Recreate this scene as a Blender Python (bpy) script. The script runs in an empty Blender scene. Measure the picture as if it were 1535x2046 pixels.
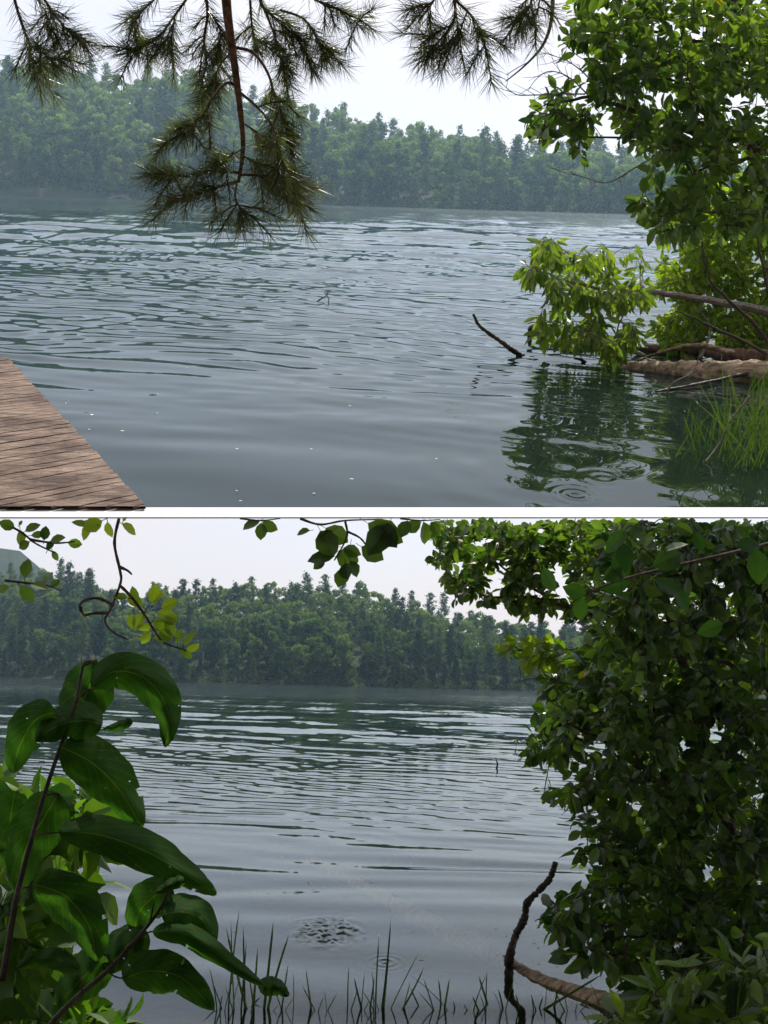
import bpy, math, random
import numpy as np
from mathutils import Vector, Matrix, noise
R = math.radians
random.seed(7); rng = np.random.default_rng(7)
sc = bpy.context.scene

# ---------------------------------------------------------------- camera, two lake frames
F = 3000.0; CX, CY = 767.5, 1023.0; H = 1.2
def basis(yh, s):
    n = Vector((s, (yh-CY)/F, 1.0)).normalized()
    f = (Vector((0, 1, 0)) - n*n.y).normalized()
    return Matrix((f.cross(n), f, n))          # rows: right, forward, up in camera axes
YH = {'U': (406.0, .030), 'L': (1367.0, .0255)}
B = {k: basis(*v) for k, v in YH.items()}
CAM = Vector((0, 0, H))
M = {}
for k in B:
    Rk = (B['L'] @ B[k].transposed()).to_4x4()
    M[k] = Matrix.Translation(CAM) @ Rk @ Matrix.Translation(-CAM)
def hy(k, px): return YH[k][0] + YH[k][1]*(px-CX)
def ray(k, px, py): return B[k] @ Vector(((px-CX)/F, 1.0, -(py-CY)/F))
def P(k, px, py, d):                            # point at forward distance d
    r = ray(k, px, py); return CAM + r*(d/r.y)
def W(k, px, py, z=0.0):                        # point on the level z of that lake
    r = ray(k, px, py); return CAM + r*((z-H)/r.z)
def proj(k, p):
    c = B[k].transposed() @ (Vector(p)-CAM); return CX + F*c.x/c.y, CY - F*c.z/c.y

cd = bpy.data.cameras.new('camera'); cam = bpy.data.objects.new('camera', cd); sc.collection.objects.link(cam); sc.camera = cam
cd.sensor_fit = 'VERTICAL'; cd.sensor_height = 36; cd.sensor_width = 36; cd.lens = 36*F/2046; cd.clip_start = .05; cd.clip_end = 20000
bl = B['L']                                     # camera axes expressed in the level frame
cx, cy, cz = [Vector((bl[0][i], bl[1][i], bl[2][i])) for i in range(3)]
cam.matrix_world = Matrix.Translation(CAM) @ Matrix((cx, cz, -cy)).transposed().to_4x4()

SUN_EL, SUN_AZ = 56.0, 18.0                     # ahead of the camera and a little to the right
w = bpy.data.worlds.new('World'); sc.world = w; w.use_nodes = True
nt = w.node_tree; sky = nt.nodes.new('ShaderNodeTexSky'); sky.sky_type = 'NISHITA'; sky.sun_disc = False
sky.sun_elevation = R(SUN_EL); sky.sun_rotation = R(SUN_AZ); sky.air_density = .7; sky.dust_density = 3.0; sky.ozone_density = 2.2
bg = nt.nodes['Background']; bg.inputs[1].default_value = .142
wtc = nt.nodes.new('ShaderNodeTexCoord'); wmp = nt.nodes.new('ShaderNodeMapping'); wmp.inputs['Scale'].default_value = (3, 3, 9); wno = nt.nodes.new('ShaderNodeTexNoise'); wno.inputs['Scale'].default_value = 1.7; wno.inputs['Detail'].default_value = 5
wr = nt.nodes.new('ShaderNodeMapRange'); wmx = nt.nodes.new('ShaderNodeMixRGB'); wmx.inputs[2].default_value = (5.5, 4.95, 4.95, 1)
for i_, v_ in zip(('From Min', 'From Max', 'To Min', 'To Max'), (.42, .66, .55, .92)): wr.inputs[i_].default_value = v_
nt.links.new(wtc.outputs['Generated'], wmp.inputs[0]); nt.links.new(wmp.outputs[0], wno.inputs['Vector']); nt.links.new(wno.outputs[0], wr.inputs['Value'])
nt.links.new(wr.outputs[0], wmx.inputs[0]); nt.links.new(sky.outputs[0], wmx.inputs[1]); nt.links.new(wmx.outputs[0], bg.inputs[0])
ld = bpy.data.lights.new('sun', 'SUN'); ld.energy = 4.2; ld.angle = R(.6); ld.color = (1, .93, .84)
sun = bpy.data.objects.new('sun', ld); sc.collection.objects.link(sun)
sd = Vector((math.sin(R(SUN_AZ))*math.cos(R(SUN_EL)), math.cos(R(SUN_AZ))*math.cos(R(SUN_EL)), math.sin(R(SUN_EL))))
sun.rotation_euler = (-sd).to_track_quat('-Z', 'Y').to_euler()
vs = sc.view_settings; vs.view_transform = 'Standard'; vs.look = 'None'; vs.exposure = 0.45; vs.gamma = 1.0
cy_ = sc.cycles; cy_.use_denoising = True; cy_.max_bounces = 8; cy_.transparent_max_bounces = 16; cy_.volume_bounces = 1
cy_.caustics_reflective = False; cy_.caustics_refractive = False; cy_.sample_clamp_indirect = 6

# ---------------------------------------------------------------- helpers
C = sc.collection
def tag(o, label=None, cat=None, group=None, kind=None):
    if label: o['label'] = label
    if cat: o['category'] = cat
    if group: o['group'] = group
    if kind: o['kind'] = kind
    return o
class MB:
    def __init__(s): s.v = []; s.f = []; s.uv = None
    def tube(s, pts, rad, n=6, cap=True):
        pts = [Vector(p) for p in pts]
        if len(pts) < 2: return
        if not isinstance(rad, (list, tuple)): rad = [rad]*len(pts)
        t = (pts[1]-pts[0]).normalized(); a = t.orthogonal().normalized(); b0 = len(s.v)
        for i, p in enumerate(pts):
            t2 = (pts[min(i+1, len(pts)-1)] - pts[max(i-1, 0)])
            if t2.length < 1e-9: t2 = t
            t2.normalize(); a = (a - t2*a.dot(t2)).normalized(); b = t2.cross(a)
            for j in range(n):
                an = 2*math.pi*j/n; s.v.append(p + (a*math.cos(an) + b*math.sin(an))*rad[i])
        for i in range(len(pts)-1):
            for j in range(n):
                q = b0+i*n+j; r = b0+i*n+(j+1) % n
                s.f.append((q, r, r+n, q+n))
        if cap:
            s.f.append(tuple(b0+j for j in range(n))[::-1]); e = b0+(len(pts)-1)*n
            s.f.append(tuple(e+j for j in range(n)))
    def leaf(s, p, d, nrm, L, w, fold=.25, curl=.25):
        p = Vector(p); d = Vector(d).normalized(); nrm = Vector(nrm); side = d.cross(nrm)
        if side.length < 1e-3: side = d.orthogonal()
        side.normalize(); up = side.cross(d); b = len(s.v)
        for t, ww in ((0, 0), (.22, .72), (.5, 1.0), (.78, .68), (1, 0)):
            c = p + d*(L*t) - up*(curl*L*t*t)
            if ww == 0: s.v.append(c)
            else:
                o = side*(w*.5*ww); u = up*(fold*w*.5*ww)
                s.v += [c-o+u, c, c+o+u]
        s.f += [(b, b+2, b+1), (b, b+3, b+2), (b+1, b+2, b+5, b+4), (b+2, b+3, b+6, b+5), (b+4, b+5, b+8, b+7), (b+5, b+6, b+9, b+8), (b+7, b+8, b+10), (b+8, b+9, b+10)]
    def blade(s, p, d, L, w, bend=(0, 0, 0), seg=2, face=None):
        p = Vector(p); d = Vector(d).normalized(); bend = Vector(bend)
        side = d.cross(face if face else Vector((rng.normal(), rng.normal(), rng.normal())))
        side = side.normalized() if side.length > 1e-4 else d.orthogonal().normalized(); b = len(s.v)
        for i in range(seg):
            t = i/seg; c = p + d*(L*t) + bend*(L*t*t); o = side*(w*.5*(1-t*.35)); s.v += [c-o, c+o]
        s.v.append(p + d*L + bend*L)
        for i in range(seg-1): q = b+2*i; s.f.append((q, q+1, q+3, q+2))
        q = b+2*(seg-1); s.f.append((q, q+1, q+2))
    def quad(s, c, a, b_):
        b = len(s.v); s.v += [c-a-b_, c+a-b_, c+a+b_, c-a+b_]; s.f.append((b, b+1, b+2, b+3))
    def mesh(s, name, base=(0, 0, 0), mats=(), smooth=False):
        me = bpy.data.meshes.new(name); v = np.array([tuple(x) for x in s.v], dtype=float) - np.array(tuple(base))
        me.from_pydata(v.tolist(), [], s.f)
        for m in mats: me.materials.append(m)
        if smooth: me.polygons.foreach_set('use_smooth', [True]*len(me.polygons))
        me.update(); return me
def place(o, k, base): o.matrix_world = M[k] @ Matrix.Translation(Vector(base))
def empty(name, k, base, *a, **kw):
    o = bpy.data.objects.new(name, None); o.empty_display_size = .1; C.objects.link(o); place(o, k, base); return tag(o, *a, **kw)
def top(name, mb, k, base, mat, *a, smooth=False, **kw):
    o = bpy.data.objects.new(name, mb.mesh(name, base, [mat], smooth)); C.objects.link(o); place(o, k, base); return tag(o, *a, **kw)
def part(name, mb, root, base, mat, smooth=False, label=None):
    o = bpy.data.objects.new(name, mb.mesh(name, base, [mat], smooth)); C.objects.link(o); o.parent = root
    if label: o['label'] = label
    return o

# ---------------------------------------------------------------- materials
def mat(name):
    m = bpy.data.materials.new(name); m.use_nodes = True; n = m.node_tree
    for x in list(n.nodes): n.nodes.remove(x)
    return m, n, n.nodes.new('ShaderNodeOutputMaterial')
def nd(n, t, **kw):
    x = n.nodes.new(t)
    for k, v in kw.items():
        if k in x.inputs: x.inputs[k].default_value = v
        else: setattr(x, k, v)
    return x
def ramp(n, src, stops):
    r = nd(n, 'ShaderNodeValToRGB'); e = r.color_ramp.elements
    while len(e) < len(stops): e.new(.5)
    for i, (p, c) in enumerate(stops): e[i].position = p; e[i].color = (*c, 1)
    n.links.new(src, r.inputs[0]); return r.outputs[0]
def foliage(name, dark, light, trans=.45, scale=3.0, rough=.45, rand_obj=False, tcol=None, spec=.3):
    m, n, out = mat(name); L = n.links
    tc = nd(n, 'ShaderNodeTexCoord'); no = nd(n, 'ShaderNodeTexNoise', Scale=scale, Detail=3.0); L.new(tc.outputs['Object'], no.inputs['Vector'])
    fac = no.outputs[0]; geo = nd(n, 'ShaderNodeNewGeometry')
    mr = nd(n, 'ShaderNodeMath', operation='MULTIPLY_ADD'); L.new(geo.outputs['Random Per Island'], mr.inputs[0]); mr.inputs[1].default_value = .55; mr.inputs[2].default_value = -.27
    ad = nd(n, 'ShaderNodeMath', operation='ADD'); L.new(fac, ad.inputs[0]); L.new(mr.outputs[0], ad.inputs[1]); fac = ad.outputs[0]
    if rand_obj:
        oi = nd(n, 'ShaderNodeObjectInfo'); m2 = nd(n, 'ShaderNodeMath', operation='MULTIPLY_ADD'); L.new(oi.outputs['Random'], m2.inputs[0]); m2.inputs[1].default_value = .9; m2.inputs[2].default_value = -.48
        a2 = nd(n, 'ShaderNodeMath', operation='ADD'); L.new(fac, a2.inputs[0]); L.new(m2.outputs[0], a2.inputs[1]); fac = a2.outputs[0]
    col = ramp(n, fac, [(.2, dark), (.8, light)] if rand_obj else [(.18, dark), (.8, light), (.93, light), (.97, (light[0]*1.7+.04, light[1]*1.05, light[2]*.7))])
    b = nd(n, 'ShaderNodeBsdfPrincipled', Roughness=rough); b.inputs['Specular IOR Level'].default_value = spec; L.new(col, b.inputs['Base Color'])
    tr = nd(n, 'ShaderNodeBsdfTranslucent'); mx = nd(n, 'ShaderNodeMixRGB', blend_type='MULTIPLY'); mx.inputs[0].default_value = 1
    L.new(col, mx.inputs[1]); mx.inputs[2].default_value = (*(tcol or (1.6, 1.9, .6)), 1); L.new(mx.outputs[0], tr.inputs[0])
    ms = nd(n, 'ShaderNodeMixShader'); ms.inputs[0].default_value = trans
    L.new(b.outputs[0], ms.inputs[1]); L.new(tr.outputs[0], ms.inputs[2]); L.new(ms.outputs[0], out.inputs[0]); return m
def bark(name, c1, c2, scale=30, rough=.9, bump=.4, stretch=(1, 1, 1)):
    m, n, out = mat(name); L = n.links
    tc = nd(n, 'ShaderNodeTexCoord'); mp = nd(n, 'ShaderNodeMapping'); mp.inputs['Scale'].default_value = stretch; L.new(tc.outputs['Object'], mp.inputs[0])
    no = nd(n, 'ShaderNodeTexNoise', Scale=float(scale), Detail=6.0, Roughness=.65); L.new(mp.outputs[0], no.inputs['Vector'])
    b = nd(n, 'ShaderNodeBsdfPrincipled', Roughness=rough); b.inputs['Specular IOR Level'].default_value = .2
    L.new(ramp(n, no.outputs[0], [(.35, c1), (.68, c2)]), b.inputs['Base Color'])
    bp = nd(n, 'ShaderNodeBump', Strength=bump, Distance=.01); L.new(no.outputs[0], bp.inputs['Height']); L.new(bp.outputs[0], b.inputs['Normal'])
    L.new(b.outputs[0], out.inputs[0]); return m

m_pinef = foliage('pine crown', (.018, .05, .02), (.11, .16, .055), .35, .16, .7, True, (1.2, 1.5, .6))
m_broadf = foliage('broadleaf crown', (.025, .07, .024), (.16, .215, .065), .5, .14, .7, True, (1.3, 1.6, .5))
m_trunk = bark('forest trunk', (.05, .04, .03), (.16, .13, .1), 3)
m_needle = foliage('pine needles', (.02, .036, .014), (.13, .17, .05), .33, 14.0, .35, False, (1.7, 1.6, .5), .5)
m_pbark = bark('pine bark', (.03, .017, .011), (.17, .09, .05), 60)
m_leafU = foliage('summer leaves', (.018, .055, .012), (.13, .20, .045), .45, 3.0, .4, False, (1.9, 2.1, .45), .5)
m_leafS = foliage('sunlit leaves', (.10, .19, .025), (.30, .39, .06), .5, 3.0, .45, False, (1.6, 1.7, .4))  # sunlight is put into this brighter leaf colour
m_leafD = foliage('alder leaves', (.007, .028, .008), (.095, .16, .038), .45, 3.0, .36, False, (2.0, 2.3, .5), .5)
m_leafM = foliage('half sunlit leaves', (.02, .07, .012), (.11, .20, .03), .45, 12.0, .45, False, (1.7, 1.9, .4))  # in-between leaf tone, partial sunlight painted into the colour
m_near = foliage('shaded near leaves', (.015, .05, .012), (.04, .09, .02), .2, 30.0, .5, False, (1.5, 1.8, .5), .2)  # darker leaf copy, shade is put into the colour
m_grass = foliage('reed blades', (.02, .055, .015), (.09, .13, .035), .3, 3.0, .45)
m_twig = bark('twig bark', (.03, .022, .016), (.12, .09, .07), 80)
m_grey = bark('dead grey wood', (.10, .085, .07), (.34, .30, .26), 70)
m_dark = bark('wet dark wood', (.012, .009, .008), (.09, .07, .055), 50, .6)
m_log = bark('sun bleached log', (.10, .065, .04), (.55, .42, .29), 16, .9, 1.0, (.22, 1.6, 1.6))
m_sub = bark('submerged wood', (.60, .42, .22), (.85, .66, .42), 12)
m_soil = bark('bank soil', (.03, .025, .015), (.11, .09, .05), 6, 1.0, .8)
m_hill = bark('hillside soil', (.02, .03, .015), (.05, .06, .025), .2, 1.0, .1)

def water_mat(name, murk, clear, yscale):
    m, n, out = mat(name); L = n.links
    tc = nd(n, 'ShaderNodeTexCoord'); sx = nd(n, 'ShaderNodeSeparateXYZ'); L.new(tc.outputs['Object'], sx.inputs[0])
    mr = nd(n, 'ShaderNodeMapRange'); L.new(sx.outputs['Y'], mr.inputs['Value'])
    for i, v in zip(('From Min', 'From Max', 'To Min', 'To Max'), (45, 130, .004, .075)): mr.inputs[i].default_value = v
    mp = nd(n, 'ShaderNodeMapping'); mp.inputs['Scale'].default_value = (1, .12, 1); mp.inputs['Rotation'].default_value = (0, 0, R(-4)); L.new(tc.outputs['Object'], mp.inputs[0])
    no = nd(n, 'ShaderNodeTexNoise', Scale=3.0, Detail=3.0); L.new(mp.outputs[0], no.inputs['Vector'])
    ms_ = nd(n, 'ShaderNodeMapRange'); L.new(sx.outputs['Y'], ms_.inputs['Value'])
    for i, v in zip(('From Min', 'From Max', 'To Min', 'To Max'), (40, 110, 0.0, .55)): ms_.inputs[i].default_value = v
    bp = nd(n, 'ShaderNodeBump', Distance=.12); L.new(no.outputs[0], bp.inputs['Height']); L.new(ms_.outputs[0], bp.inputs['Strength'])
    gl = nd(n, 'ShaderNodeBsdfGlossy'); gl.inputs['Color'].default_value = (.78, .88, .91, 1); L.new(mr.outputs[0], gl.inputs['Roughness']); L.new(bp.outputs[0], gl.inputs['Normal'])
    df = nd(n, 'ShaderNodeBsdfDiffuse'); df.inputs[0].default_value = (*murk, 1)
    tp = nd(n, 'ShaderNodeBsdfTransparent'); tp.inputs[0].default_value = (.9, .95, .82, 1)
    m1 = nd(n, 'ShaderNodeMixShader'); m1.inputs[0].default_value = clear; L.new(df.outputs[0], m1.inputs[1]); L.new(tp.outputs[0], m1.inputs[2])
    fr = nd(n, 'ShaderNodeFresnel', IOR=1.333); L.new(bp.outputs[0], fr.inputs['Normal'])
    pw = nd(n, 'ShaderNodeMath', operation='POWER'); L.new(fr.outputs[0], pw.inputs[0]); pw.inputs[1].default_value = yscale
    m2 = nd(n, 'ShaderNodeMixShader'); L.new(pw.outputs[0], m2.inputs[0]); L.new(m1.outputs[0], m2.inputs[1]); L.new(gl.outputs[0], m2.inputs[2])
    L.new(m2.outputs[0], out.inputs[0]); return m
m_waterU = water_mat('upper lake water', (.008, .016, .013), .12, 1.5)
m_waterL = water_mat('lower lake water', (.014, .030, .028), .9, 1.35)
def flat(name, c, rough=.8):
    m, n, out = mat(name); b = nd(n, 'ShaderNodeBsdfPrincipled', Roughness=rough)
    no = nd(n, 'ShaderNodeTexNoise', Scale=9.0, Detail=5.0); n.links.new(ramp(n, no.outputs[0], [(.3, tuple(x*.93 for x in c)), (.7, c)]), b.inputs['Base Color'])
    n.links.new(b.outputs[0], out.inputs[0]); return m
m_ledge = flat('white ledge', (.86, .86, .85)); m_under = flat('pale basin', (.75, .75, .76))
def dock_mat():
    m, n, out = mat('weathered boards'); L = n.links
    tc = nd(n, 'ShaderNodeTexCoord'); mp = nd(n, 'ShaderNodeMapping'); mp.inputs['Scale'].default_value = (2.2, 45, 20); L.new(tc.outputs['Object'], mp.inputs[0])
    no = nd(n, 'ShaderNodeTexNoise', Scale=1.6, Detail=8.0, Roughness=.7); L.new(mp.outputs[0], no.inputs['Vector'])
    n2 = nd(n, 'ShaderNodeTexNoise', Scale=2.5, Detail=5.0, Roughness=.7); L.new(tc.outputs['Object'], n2.inputs['Vector'])
    c1 = ramp(n, no.outputs[0], [(.32, (.06, .042, .034)), (.5, (.25, .18, .14)), (.68, (.50, .40, .33))])
    c2 = ramp(n, n2.outputs[0], [(.40, (.16, .12, .10)), (.58, (1, .97, .93))])
    mx = nd(n, 'ShaderNodeMixRGB', blend_type='MULTIPLY'); mx.inputs[0].default_value = .8; L.new(c1, mx.inputs[1]); L.new(c2, mx.inputs[2])
    b = nd(n, 'ShaderNodeBsdfPrincipled', Roughness=.85); b.inputs['Specular IOR Level'].default_value = .15; L.new(mx.outputs[0], b.inputs['Base Color'])
    bp = nd(n, 'ShaderNodeBump', Strength=.9, Distance=.012); L.new(no.outputs[0], bp.inputs['Height']); L.new(bp.outputs[0], b.inputs['Normal'])
    L.new(b.outputs[0], out.inputs[0]); return m
m_dock = dock_mat()
def bigleaf_mat(name, c, tcol, trans):
    m, n, out = mat(name); L = n.links
    uv = nd(n, 'ShaderNodeUVMap'); sp = nd(n, 'ShaderNodeSeparateXYZ'); L.new(uv.outputs[0], sp.inputs[0])
    def ma(op, a, b_=None, c_=None):
        x = nd(n, 'ShaderNodeMath', operation=op)
        for i, q in enumerate((a, b_, c_)):
            if q is None: continue
            if isinstance(q, (int, float)): x.inputs[i].default_value = q
            else: L.new(q, x.inputs[i])
        return x.outputs[0]
    au = ma('ABSOLUTE', ma('SUBTRACT', sp.outputs[0], .5))
    mid = ma('LESS_THAN', au, .012)
    ph = ma('SUBTRACT', ma('MULTIPLY', sp.outputs[1], 8.0), ma('MULTIPLY', ma('POWER', au, .8), 5.5))
    sv = ma('LESS_THAN', ma('ABSOLUTE', ma('SUBTRACT', ma('FRACT', ph), .5)), .028)
    v = ma('MAXIMUM', mid, ma('MULTIPLY', sv, .55))
    tc = nd(n, 'ShaderNodeTexCoord'); no = nd(n, 'ShaderNodeTexNoise', Scale=25.0, Detail=4.0); L.new(tc.outputs['Object'], no.inputs['Vector'])
    col = ramp(n, no.outputs[0], [(.3, tuple(x*.75 for x in c)), (.72, tuple(x*1.25 for x in c))])
    ns = nd(n, 'ShaderNodeTexNoise', Scale=170.0, Detail=2.0); L.new(tc.outputs['Object'], ns.inputs['Vector']); sm = nd(n, 'ShaderNodeMixRGB'); L.new(ma('GREATER_THAN', ns.outputs[0], .69), sm.inputs[0]); L.new(col, sm.inputs[1]); sm.inputs[2].default_value = (.09, .06, .02, 1); col = sm.outputs[0]
    mx = nd(n, 'ShaderNodeMixRGB'); L.new(ma('MULTIPLY', v, .85), mx.inputs[0]); L.new(col, mx.inputs[1]); mx.inputs[2].default_value = (c[0]*3+.03, c[1]*1.9+.02, c[2]*2+.01, 1)
    b = nd(n, 'ShaderNodeBsdfPrincipled', Roughness=.78); b.inputs['Specular IOR Level'].default_value = .05; L.new(mx.outputs[0], b.inputs['Base Color'])
    tr = nd(n, 'ShaderNodeBsdfTranslucent'); m2 = nd(n, 'ShaderNodeMixRGB', blend_type='MULTIPLY'); m2.inputs[0].default_value = 1; L.new(mx.outputs[0], m2.inputs[1]); m2.inputs[2].default_value = (*tcol, 1); L.new(m2.outputs[0], tr.inputs[0])
    bp = nd(n, 'ShaderNodeBump', Strength=.3, Distance=.002); L.new(v, bp.inputs['Height']); L.new(bp.outputs[0], b.inputs['Normal'])
    ms = nd(n, 'ShaderNodeMixShader'); ms.inputs[0].default_value = trans; L.new(b.outputs[0], ms.inputs[1]); L.new(tr.outputs[0], ms.inputs[2]); L.new(ms.outputs[0], out.inputs[0]); return m
m_big = bigleaf_mat('broad dark leaf', (.024, .066, .014), (1.7, 2.2, .5), .5)

# ---------------------------------------------------------------- lake surfaces (finer tessellation near the shore one stands on)
def waves(X, Y, lake):
    g = np.random.default_rng(11 if lake == 'U' else 23)
    main = R(42 if lake == 'U' else 50)          # travelling direction of the ripples
    wx = .30*np.sin(X*.9+Y*.31+1)+.16*np.sin(X*2.1-Y*.5)+.25*np.sin(Y*.7+X*.2); wy = .3*np.sin(Y*.45+X*.6)+.14*np.sin(Y*1.1-X*1.3+2)
    step = np.abs(np.gradient(Y, axis=0)); xx = X+wx; yy = Y+wy
    short = np.zeros_like(X); longw = np.zeros_like(X); sv = np.full_like(X, 6e-4)
    N = 190
    for i in range(N):
        lam = .20*(24/.20)**(i/N)*g.uniform(.92, 1.08); a = main+g.normal(0, .52); kx, ky = math.cos(a), math.sin(a)
        wt = math.exp(-(math.log(lam/.42)/.9)**2)
        wt = wt+(.34*np.clip((Y-16)/20, 0, 1) if 1.6 < lam < 9 else 0)
        lamy = lam/max(ky, .25); band = np.clip((lamy/(step*2.1)-1)/1.2, 0, 1)
        short += band*wt*lam/6.283*np.sin(2*np.pi*(xx*kx+yy*ky)/lam+g.uniform(0, 6.28)); sv += .5*(band*wt*ky)**2
        if .4 < lam < 1.5: longw += .12*lam/6.283*np.sin(2*np.pi*(xx*kx*.55+yy*ky)/lam+g.uniform(0, 6.28))
    patch = 1+.30*np.sin(X*.55+Y*.21+.6)*np.sin(Y*.33-X*.17+2)
    if lake == 'U': e = np.clip((Y-7.2-.42*X)/4.2, 0, 1); tgt = (.028*e*patch+.016*np.clip((Y-13)/16, 0, 1))*np.clip(1.15-Y/190, .4, 1)
    else: e = np.clip((Y-10.5-.25*X)/4.2, 0, 1); tgt = (.0195*e*patch+.006*np.clip((Y-22)/20, 0, 1))*np.clip(1.15-Y/150, .34, 1)
    return short/np.sqrt(sv)*tgt + longw*(.044-.034*e)
def lake(k, name, near_py, m, label_rows):
    cols = np.concatenate([np.linspace(-520, -70, 16)[:-1], np.linspace(-60, 1595, 830), np.linspace(1605, 2050, 16)])
    rows = np.linspace(0, 1, 820)
    X = np.zeros((len(rows), len(cols))); Y = X.copy()
    vf = 5.2
    bt = np.array(B[k])
    for j, px in enumerate(cols):
        py0 = near_py; py1 = hy(k, px)+vf; py = py0+(py1-py0)*rows
        c = np.stack([np.full_like(py, (px-CX)/F), np.ones_like(py), -(py-CY)/F]); r = bt @ c
        t = -H/r[2]; X[:, j] = r[0]*t; Y[:, j] = r[1]*t
    Z = waves(X, Y, k)
    def rings(px, py, rad, lam, amp):
        c = W(k, px, py); d = np.hypot(X-c.x, (Y-c.y)*.5)
        return amp*np.exp(-(d/rad)**2)*np.cos(d*2*np.pi/lam)
    if k == 'L':
        Z += rings(655, 1858, .2, .07, .0009); c = W(k, 655, 1862)
        m_ = np.exp(-(((X-c.x)/.15)**2+((Y-c.y)/.42)**2)**2)
        for a_, b_i in zip(*np.nonzero(m_ > .02)):
            q = Vector((X[a_, b_i]*22, Y[a_, b_i]*9, 0)); Z[a_, b_i] += m_[a_, b_i]*(.010*noise.noise(q)+.004*noise.noise(q*2.3)+.0012*noise.noise(q*5))
        Z += rings(770, 1920, .08, .04, .0015)
    else:
        Z += rings(1150, 988, .10, .05, .0014)+rings(1205, 955, .12, .07, .0012)+rings(1150, 900, .9, .22, .0016)
        # livelier small ripples below the overhanging branch
        c = W(k, 1160, 830); m_ = np.exp(-(((X-c.x)/1.3)**2+((Y-c.y)/2.4)**2)); Z += m_*.0019*np.sin(X*17+Y*5+2*np.sin(Y*4))*np.sin(Y*9-X*4)
    nR, nC = X.shape; me = bpy.data.meshes.new(name)
    me.vertices.add(nR*nC); me.vertices.foreach_set('co', np.stack([X, Y, Z], -1).ravel())
    i = np.arange(nR-1)[:, None]*nC+np.arange(nC-1)[None]; q = np.stack([i, i+1, i+1+nC, i+nC], -1).reshape(-1)
    nf = (nR-1)*(nC-1); me.loops.add(nf*4); me.polygons.add(nf)
    me.loops.foreach_set('vertex_index', q.astype(np.int32)); me.polygons.foreach_set('loop_start', np.arange(nf, dtype=np.int32)*4); me.polygons.foreach_set('loop_total', np.full(nf, 4, np.int32))
    me.polygons.foreach_set('use_smooth', np.ones(nf, bool)); me.update(calc_edges=True); me.materials.append(m)
    o = bpy.data.objects.new(name, me); C.objects.link(o); place(o, k, (0, 0, 0)); o['kind'] = 'structure'
EDGE = 1014.0
lake('U', 'lake_water', EDGE, m_waterU, None)
lake('L', 'lake_water', 2110, m_waterL, None)

def sheet(name, k, pts, mat_, thick):             # a thin slab below the listed corner points
    mb = MB(); n = len(pts); pts = [Vector(p) for p in pts]
    mb.v = pts+[p-Vector((0, 0, thick)) for p in pts]; mb.f = [tuple(range(n)), tuple(range(n, 2*n))[::-1]]+[(i, i+n, (i+1) % n+n, (i+1) % n) for i in range(n)]
    o = bpy.data.objects.new(name, mb.mesh(name, (0, 0, 0), [mat_])); C.objects.link(o); place(o, k, (0, 0, 0)); o['kind'] = 'structure'; return o
# white ledge added as divider between the views, and the basin it closes off
sheet('divider_ledge', 'U', [W('U', -520, 1033, .002), W('U', 2050, 1033, .002), W('U', 2050, EDGE, .002), W('U', -520, EDGE, .002)], m_ledge, .006)
a, b_ = W('U', -520, 1028), W('U', 2050, 1028)
mb = MB(); mb.v = [Vector((a.x, a.y, -.012)), Vector((b_.x, b_.y, -.012)), Vector((b_.x+.3, b_.y+1.2, -.18)), Vector((a.x-.3, a.y+1.2, -.18)), Vector((185, 690, -.3)), Vector((-185, 690, -.3))]
mb.f = [(0, 1, 2, 3), (3, 2, 4, 5)]
o = bpy.data.objects.new('lake_bed', mb.mesh('lake_bed', (0, 0, 0), [m_under])); C.objects.link(o); place(o, 'U', (0, 0, 0)); o['kind'] = 'structure'  # bed coloured pale to brighten what the lower lake reflects
mbb = MB()
sheet('lake_bed', 'L', [(-3, 3, -.62), (3, 3, -.62), (200, 760, -.62), (-200, 760, -.62)], bark('lake mud', (.05, .06, .045), (.17, .16, .10), 2.5, 1, .2), .1)

# ---------------------------------------------------------------- wooded hills beyond each lake
TOPS = {'U': [(-500, 110), (30, 128), (200, 138), (380, 150), (480, 185), (600, 215), (700, 236), (850, 258), (1000, 284), (1180, 303), (1300, 318), (1420, 328), (1535, 345), (2050, 390)],
        'L': [(-500, 1120), (30, 1128), (130, 1132), (190, 1160), (250, 1190), (300, 1168), (400, 1155), (560, 1160), (640, 1154), (760, 1168), (850, 1195), (950, 1220), (1050, 1236), (1160, 1250), (1300, 1268), (1535, 1300), (2050, 1340)]}
SH = {'U': 500.0, 'L': 600.0}; DEP = {'U': 150.0, 'L': 130.0}
def top_y(k, px):
    t = TOPS[k]; return float(np.interp(px, [q[0] for q in t], [q[1] for q in t]))
def ground_z(k, x, y):
    d = y; px = CX+F*x/y*1.02; u = (y-SH[k]-2.0*math.sin(x*.07)-3*math.sin(x*.023+1))/DEP[k]
    if u < 0: return -2.0*min(1, -u*20)
    zr = (hy(k, px)-top_y(k, px))*(SH[k]+DEP[k])/F+H-19.0
    uu = min(u, 1.25)
    return .4+max(zr+2, 3)*(uu**.85 if uu < 1 else 1-.5*(uu-1))+1.5*noise.noise(Vector((x*.03, y*.03, 5)))
for k in 'UL':
    mb = MB(); xs = np.linspace(-230, 230, 93) if k == 'U' else np.linspace(-250, 250, 93); ys = np.linspace(SH[k]-8, SH[k]+DEP[k]*1.22, 34)
    for y in ys:
        for x in xs: mb.v.append(Vector((x, y, ground_z(k, x, y))))
    nx = len(xs)
    for j in range(len(ys)-1):
        for i in range(nx-1): q = j*nx+i; mb.f.append((q, q+1, q+nx+1, q+nx))
    o = bpy.data.objects.new('hillside', mb.mesh('hillside', (0, 0, 0), [m_hill], True)); C.objects.link(o); place(o, k, (0, 0, 0)); o['kind'] = 'structure'
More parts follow.
